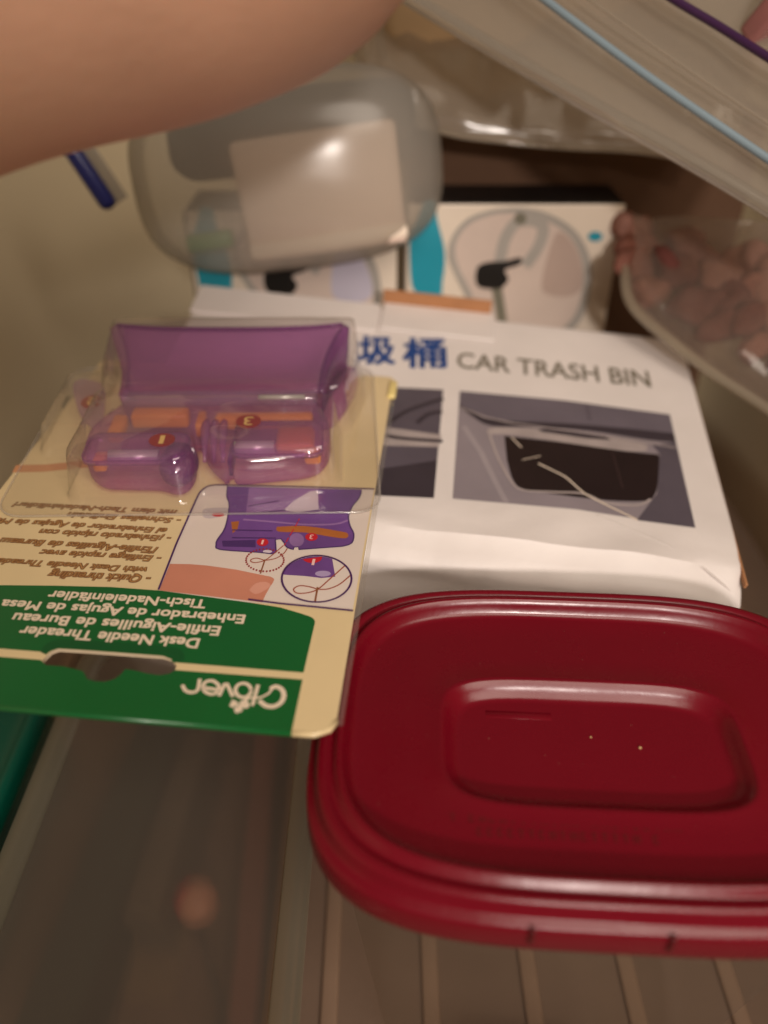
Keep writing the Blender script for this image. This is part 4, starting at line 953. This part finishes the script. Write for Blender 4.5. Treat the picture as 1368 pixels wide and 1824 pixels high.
# ================================================================ CLEAR TUB WITH BLUE LATCH
M_tub = clear('tub_clear', (0.86, 0.85, 0.82), frost=0.56, frost_rgb=(0.60, 0.56, 0.50), rough=0.2, f0=0.03, edge=0.12, power=2.6, bump=0.15, bscale=25)
TUB = thing('plastic_tub', 'clear plastic tub with blue latch tipped over behind the purple threader', 'tub', (-29, 268, 139), (-14, -5, 4))
lp = []
for y, k in ((-19, 0.06), (-18.6, 0.3), (-17.2, 0.55), (-14.5, 0.74), (-10, 0.87), (-3, 0.95), (8, 0.99), (22, 1.01), (38, 1.03), (42, 1.06)):
    lp.append([(p[0], y, p[1] + 30) for p in sellipse(53 * k, 32 * k, 0, 64, 3.0)])
V, F = rings(lp, True, False)
obj('tub_body', V, F, M_tub, TUB, smooth=True)
# lid flange and latch seen beyond the left side
obj_bm('latch', shift(rbox(5.4, 7, 30, 2.4, 4), -58.5, -3, 25, (0, -24, 0)), mat('latch_navy', (22, 34, 110), rough=0.3, coat=0.2), TUB, smooth=True)
obj_bm('latch_web', shift(rbox(5, 1.0, 22, 0.4, 2), -56, 2, 27, (0, -24, 0)), M_tub, TUB, smooth=True)

CT = thing('paper_packet', 'pinkish white paper packet inside the clear tub', 'packet', (-18, 268, 145), (-14, -7, 4))
bm = rbox(53, 16, 37, 2.0, 3)
for v in bm.verts:
    v.co += Vector((1.6, 1.6, 2.2)) * noise.noise(Vector(v.co) * 0.05)
obj_bm('packet_body', bm, mat('packet_paper', (232, 208, 192), rough=0.5, var=0.07, vscale=40, bump=0.2, bscale=60), CT, smooth=True)
obj_bm('packet_fold', shift(rbox(52, 1.4, 4.5, 0.5, 2), 0, -8.4, 1.2, (0, 0, 0)), mat('packet_fold', (240, 224, 206), rough=0.5), CT, smooth=True)
for a, b, c in ((-6, 22, 9), (-3, 8, 12), (14, 10, 7)):
    obj_bm('packet_print', shift(rbox(c, 0.2, 1.1, 0.05, 1), a, -8.15, b), mat('packet_ink', (190, 156, 146), rough=0.5), CT)
G = thing('green_packet', 'small green packet lying in the corner of the clear tub', 'packet', (-57, 262, 147), (-14, -7, 4))
obj_bm('packet_body', rbox(15, 8, 5.5, 1.2, 3), mat('green_wrap', (66, 142, 70), rough=0.4, var=0.1), G, smooth=True)
DK = thing('tub_shade_filler', 'dark grey filler added for the shade in the upper part of the clear tub', 'shade filler', (-29, 279, 167), (-14, -4, 4))  # made-up dark filler standing for the shaded upper part of the tub
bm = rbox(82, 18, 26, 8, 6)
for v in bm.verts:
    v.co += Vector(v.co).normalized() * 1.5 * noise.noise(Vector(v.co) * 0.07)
obj_bm('shade_filler_body', bm, mat('shade_filler_dark', (36, 33, 27), rough=0.8, var=0.12, vscale=60, bump=0.3, bscale=300), DK, smooth=True)

# ================================================================ BAGS
def bag_sheet(lo, hi, nu, nv, amp, freq, seed, belly):
    A_ = catmull(lo, nu); B2 = catmull(hi, nu)
    n = len(A_)
    def layer(sign):
        out = []
        for j in range(nv + 1):
            t = j / nv
            for i in range(n):
                p = A_[i].lerp(B2[i], t)
                s = i / (n - 1)
                q = Vector((s * freq, t * freq * 0.7, seed))
                d = amp * (noise.noise(q) + 0.5 * noise.noise(q * 2.3)) + amp * 0.5 * abs(noise.noise(Vector((s * freq * 2, t * 1.2, seed + 4))))
                d = d * sstep(0, 0.25, t) + sign * belly * math.sqrt(min(1, t * 5)) * (1 - 0.5 * t)
                out.append((p.x, p.y - d, p.z + 0.3 * d))
        return out
    Vf = layer(1); Vb = layer(-1)
    V = Vf + Vb
    F = []
    o = len(Vf)
    for j in range(nv):
        for i in range(n - 1):
            a = j * n + i
            F.append((a, a + 1, a + n + 1, a + n)); F.append((o + a, o + a + n, o + a + n + 1, o + a + 1))
    for i in range(n - 1):
        F.append((i, o + i, o + i + 1, i + 1))
    return V, F, A_

M_bag = clear('bag_film', (0.88, 0.84, 0.78), frost=0.62, frost_rgb=(0.66, 0.56, 0.45), rough=0.2, f0=0.05, edge=0.25, power=2.5, bump=0.6, bscale=42)
BG = thing('plastic_bag', 'crumpled cloudy plastic bag hanging over the brown cardboard box', 'bag', (0, 0, 0))
V, F, E_ = bag_sheet(D['bag_edge'], D['bag_top'], 8, 34, 7.0, 7.0, 2.2, 8.0)
obj('bag_film', V, F, M_bag, BG, smooth=True)
V, F = tube([p + Vector((0, -0.5, 0)) for p in E_], 0.8, 6)
obj('bag_seam', V, F, clear('bag_seam_film', (0.9, 0.87, 0.8), frost=0.6, frost_rgb=(0.75, 0.66, 0.54)), BG, smooth=True)
CTB = thing('folded_paper', 'beige folded paper wad inside the crumpled cloudy bag', 'paper', (52, 318, 232), (28, 0, 6))
bm = bmesh.new(); bmesh.ops.create_grid(bm, x_segments=24, y_segments=18, size=1)
for v in bm.verts:
    x, y = v.co.x, v.co.y
    v.co = (x * 52, y * 34, 5 * noise.noise(Vector((x * 2.2, y * 2.2, 8))) + 2 * abs(noise.noise(Vector((x * 6, y * 5, 2)))))
o = obj_bm('paper_wad', bm, mat('paper_beige', (196, 168, 132), rough=0.8, var=0.08, vscale=30), CTB, smooth=True)
o.rotation_euler = (R(62), 0, 0)
md = o.modifiers.new('t', 'SOLIDIFY'); md.thickness = 0.003

# zip bag with blue and purple zip lines
M_zip = clear('zip_film', (0.90, 0.88, 0.84), frost=0.42, frost_rgb=(0.64, 0.57, 0.48), rough=0.16, f0=0.05, edge=0.5, power=2.5, bump=0.15, bscale=30)
ZB = thing('zip_bag', 'clear zip bag with blue and purple zip lines slanting across the upper corner', 'bag', (0, 0, 0))
V, F, E_ = bag_sheet(D['zip_edge'], D['zip_far'], 8, 20, 1.6, 3.0, 6.2, 3.0)
obj('bag_film', V, F, M_zip, ZB, smooth=True)
V, F = tube(E_, 2.2, 12)
obj('bag_lip', V, F, clear('zip_lip', (0.92, 0.9, 0.86), frost=0.4, frost_rgb=(0.7, 0.64, 0.55), rough=0.10, f0=0.22), ZB, smooth=True)
def strip(name, pts, r, m, off, par):
    P = [p + Vector((0, -off, off * .4)) for p in catmull(pts, 8)]
    V, F = tube(P, r, 8)
    return obj(name, V, F, m, par, smooth=True)
strip('zip_line', D['zip_blue'], 1.1, mat('zip_blue', (132, 150, 160), rough=0.3), 4.6, ZB)
strip('zip_line', D['zip_purple'], 1.1, mat('zip_purple', (64, 34, 72), rough=0.3), 4.6, ZB)
for k, (t0, wd) in enumerate(((0.36, 0.5),)):
    P = [Vector(a).lerp(Vector(b), t0) for a, b in zip(D['zip_blue'], D['zip_purple'])]
    strip('zip_ridge', P, wd, M_zip, 4.2, ZB)
def packet(name, label, loc, rot, dims, rgb):
    t = thing(name, label, 'packet', loc, rot)
    bm = rbox(*dims, 1.5, 3)
    for v in bm.verts: v.co += Vector((0, 0.8, 0)) * noise.noise(Vector(v.co) * 0.1)
    obj_bm('packet_body', bm, mat(name + '_wrap', rgb, rough=0.4, var=0.15, vscale=50), t, smooth=True)
packet('pink_packet', 'dusty pink packet inside the zip bag in the top corner', (114, 258, 209), (37, 0, 32), (40, 6, 14), (176, 116, 112))
packet('blue_packet', 'blue packet beyond the pink one inside the zip bag', (119, 264, 222), (37, 0, 32), (40, 6, 6), (64, 104, 168))
packet('black_packet', 'black packet edge inside the zip bag, farthest in the corner', (127, 262, 217), (37, 0, 32), (34, 6, 6), (26, 26, 34))

# bag of nuts at the side
M_nb = clear('nut_bag_film', (0.90, 0.87, 0.82), frost=0.30, frost_rgb=(0.50, 0.40, 0.34), rough=0.14, f0=0.04, edge=0.25, power=2.6, bump=0.7, bscale=80)
NB = thing('nut_bag', 'clear bag of reddish brown nuts beside the white carton', 'bag', (0, 0, 0))
V, F, E_ = bag_sheet(D['balls_edge'], D['balls_top'], 8, 22, 3.0, 6.0, 9.1, 11.0)
obj('bag_film', V, F, M_nb, NB, smooth=True)
V, F = tube(E_, 1.9, 8)
obj('bag_seam', V, F, clear('nut_bag_seam', (0.9, 0.87, 0.8), frost=0.55, frost_rgb=(0.62, 0.54, 0.42), rough=0.2, f0=0.08), NB, smooth=True)
random.seed(21)
nut_m = [mat('nut_a', (138, 92, 80), rough=0.9, spec=0.15, var=0.25, vscale=130, bump=0.4, bscale=220), mat('nut_b', (108, 64, 58), rough=0.9, spec=0.15, var=0.25, vscale=130, bump=0.4, bscale=220), mat('nut_c', (152, 110, 98), rough=0.9, spec=0.15, var=0.25, vscale=130, bump=0.4, bscale=220)]
meshes = []
for mi, m in enumerate(nut_m):
    bm = bmesh.new(); bmesh.ops.create_icosphere(bm, subdivisions=3, radius=6.2)
    for v in bm.verts:
        v.co *= 1 + 0.75 * noise.noise(Vector(v.co) * 0.15 + Vector((mi * 5, 0, 0)))
        v.co.z *= 1.18
    bmesh.ops.scale(bm, vec=(S, S, S), verts=bm.verts)
    me = bpy.data.meshes.new('nut'); bm.to_mesh(me); bm.free()
    me.materials.append(m); me.polygons.foreach_set('use_smooth', [True] * len(me.polygons))
    meshes.append(me)
E2 = catmull(D['balls_edge'], 8); T2 = catmull(D['balls_top'], 8)
placed = []
for k in range(900):
    s = random.uniform(0.06, 1); t = random.uniform(0.2, 0.70)
    i = min(len(E2) - 1, int(s * (len(E2) - 1)))
    p = E2[i].lerp(T2[i], t) + Vector((2.5, random.uniform(4, 9), 0))
    if any((p - q).length < 8.4 for q in placed): continue
    placed.append(p)
    if len(placed) > 34: break
for k, p in enumerate(placed):
    o = bpy.data.objects.new('nut', meshes[k % 3])
    link(o, None, p, (random.uniform(0, 360), random.uniform(0, 360), random.uniform(0, 360)))
    k_ = random.uniform(0.75, 1.15); o.scale = (k_, k_ * random.uniform(0.8, 1.1), k_)
    tag(o, 'reddish brown nut packed inside the clear bag beside the carton', 'nut', 'nuts in the clear bag')

# ================================================================ CLEAR BOX BELOW THE CARD
M_tray = clear('tray_clear', (0.80, 0.76, 0.70), frost=0.16, frost_rgb=(0.36, 0.30, 0.24), rough=0.15, f0=0.04, edge=0.4, power=3)
M_rim = clear('tray_rim_clear', (0.84, 0.82, 0.72), frost=0.42, frost_rgb=(0.50, 0.46, 0.36), rough=0.2, f0=0.05, edge=0.4)
TR = thing('storage_box', 'smoky clear storage box under the green end of the blister card', 'box', (-53, 104, 3.6))
hx, hy = 36.0, 66.0
lp = [rrect(hx - d, hy - d, 14 - d * .3, z, 8) for d, z in ((7, 0), (6, 1.2), (4.5, 30), (3.8, 53), (1.5, 54), (0, 55.5), (0, 57), (1, 58), (5.2, 58), (6, 57))]
V, F = rings(lp, True, False)
obj('box_body', V, F, M_tray, TR, smooth=True)
V, F = rings([rrect(hx + 0.4, hy + 0.4, 14, 57.4, 8), rrect(hx - 0.4, hy - 0.4, 14, 59.0, 8), rrect(hx - 5.4, hy - 5.4, 10, 59.0, 8), rrect(hx - 6.2, hy - 6.2, 10, 56.6, 8)], False, False)
obj('rim', V, F, M_rim, TR, smooth=True)
M_tl = clear('tray_lid_clear', (0.80, 0.74, 0.68), frost=0.30, frost_rgb=(0.46, 0.39, 0.33), rough=0.18, f0=0.03, edge=0.35, bump=0.2, bscale=14, blur=0.28)
V, F = rings([rrect(hx - 6.2, hy - 6.2, 10, 56.6, 8), rrect(hx - 7.5, hy - 7.5, 9, 56.0, 8), rrect(12, 30, 6, 55.6, 8)], False, True)
obj('lid', V, F, M_tl, TR, smooth=True)
# things kept in it
def slab(name, label, cat, loc, rot, dims, rgb, rough=0.7):
    t = tag(obj_bm(name, rbox(*dims, 1.0, 2), mat(name + '_surface', rgb, rough=rough, var=0.18, vscale=45), None, smooth=False, loc=loc, rot=rot), label, cat)
    return t
slab('brown_card', 'dark brown card lying flat inside the smoky storage box', 'card', (-50, 118, 6), (2, 4, -8), (34, 84, 3), (104, 78, 62))
slab('cream_card', 'tan card peeking out under the brown card in the storage box', 'card', (-66, 96, 8), (4, -6, -6), (26, 18, 2), (112, 88, 62))
slab('black_card', 'black green card along the side wall of the storage box', 'card', (-73, 112, 5), (0, 0, -5), (14, 104, 30), (20, 34, 24))
slab('red_brown_strip', 'red brown strip standing beside the tan strip in the storage box', 'strip', (-36, 112, 5), (0, 4, 3), (7, 96, 26), (112, 62, 50))
slab('grey_card', 'grey card standing behind the knob in the storage box', 'card', (-58, 128, 8), (0, -8, -4), (10, 60, 22), (84, 72, 58))
slab('tan_strip', 'tan strip standing along the near side wall of the storage box', 'strip', (-27, 104, 5), (0, 6, 0), (6, 110, 30), (140, 104, 78))
KN = thing('round_knob', 'pink and red round knob on a thin dark stick inside the storage box', 'knob', (-50, 106, 22), (0, 0, 0))
bm = bmesh.new(); bmesh.ops.create_uvsphere(bm, u_segments=24, v_segments=16, radius=6)
for v in bm.verts: v.co.z *= 0.85
kb = obj_bm('knob_ball', bm, mat('knob_pink', (196, 136, 112), rough=0.45, var=0.1), KN, smooth=True)
bm = bmesh.new(); bmesh.ops.create_uvsphere(bm, u_segments=24, v_segments=16, radius=6.25)
for v in bm.verts: v.co.z *= 0.85
bmesh.ops.bisect_plane(bm, geom=list(bm.verts) + list(bm.edges) + list(bm.faces), plane_co=(-2.4, 0.6, 0), plane_no=(1, -0.35, 0), clear_outer=True)
obj_bm('knob_cap', bm, mat('knob_red', (196, 34, 40), rough=0.4), KN, smooth=True)
V, F = tube([(1, -4, -1), (4, -12, -4), (9, -22, -8), (10, -34, -12)], 0.8, 8)
obj('stick', V, F, mat('stick_dark', (60, 44, 36), rough=0.6), KN, smooth=True)

# teal lidded box beside it
TB = thing('teal_box', 'box with teal green lid beside the smoky storage box', 'box', (-126, 112, 3.6))
obj_bm('box_body', rbox(46, 100, 40, 5, 4), clear('teal_box_clear', (0.6, 0.8, 0.75), frost=0.3, frost_rgb=(0.2, 0.35, 0.3)), TB, smooth=True)
lp = [rrect(24.5 - d, 52 - d, 9, z, 8) for d, z in ((0, 38), (0, 43), (0.8, 44.2), (2, 44.6), (3.2, 44.2), (4, 42.6), (8, 42.4), (20, 42.4))]
V, F = rings(lp, False, True)
obj('lid', V, F, mat('teal_lid', (0, 88, 70), rough=0.3, var=0.06), TB, smooth=True)

# small clear cap at the bottom of the picture
CP = thing('clear_cap', 'small clear box with purple inside on the ribbed floor, in front of the red lid', 'box', (36, 60, 3.6), (0, 0, -3))
obj_bm('box_shell', rbox(36, 30, 16, 3, 4), clear('cap_clear', (0.93, 0.92, 0.92), frost=0.12, frost_rgb=(0.5, 0.45, 0.45), rough=0.3, f0=0.02, edge=0.2), CP, smooth=True)
obj_bm('purple_insert', shift(rbox(29, 22, 6, 1.5, 2), 0, 0, 1.5), mat('purple_insert', (70, 44, 66), rough=0.5), CP, smooth=True)

# ================================================================ FOREARM
M_skin = mat('skin', (212, 164, 136), rough=0.5, var=0.12, vscale=38, bump=0.25, bscale=900, sss=0.25)
ax = catmull(D['arm'], 8)
rad = []
for i in range(len(ax)):
    t = i / (len(ax) - 1)
    rad.append(34.0)
P = [Vector(p) for p in ax]
V, F = tube(P, rad, 40)
V2 = []
for p in V:
    q = Vector(p)
    V2.append(q + Vector((0, 0, 1)) * 0.5 * noise.noise(q * 0.05))
arm = obj('person', V2, F, M_skin, smooth=True)
tag(arm, 'bare forearm reaching across the top over the clear tub', 'person')
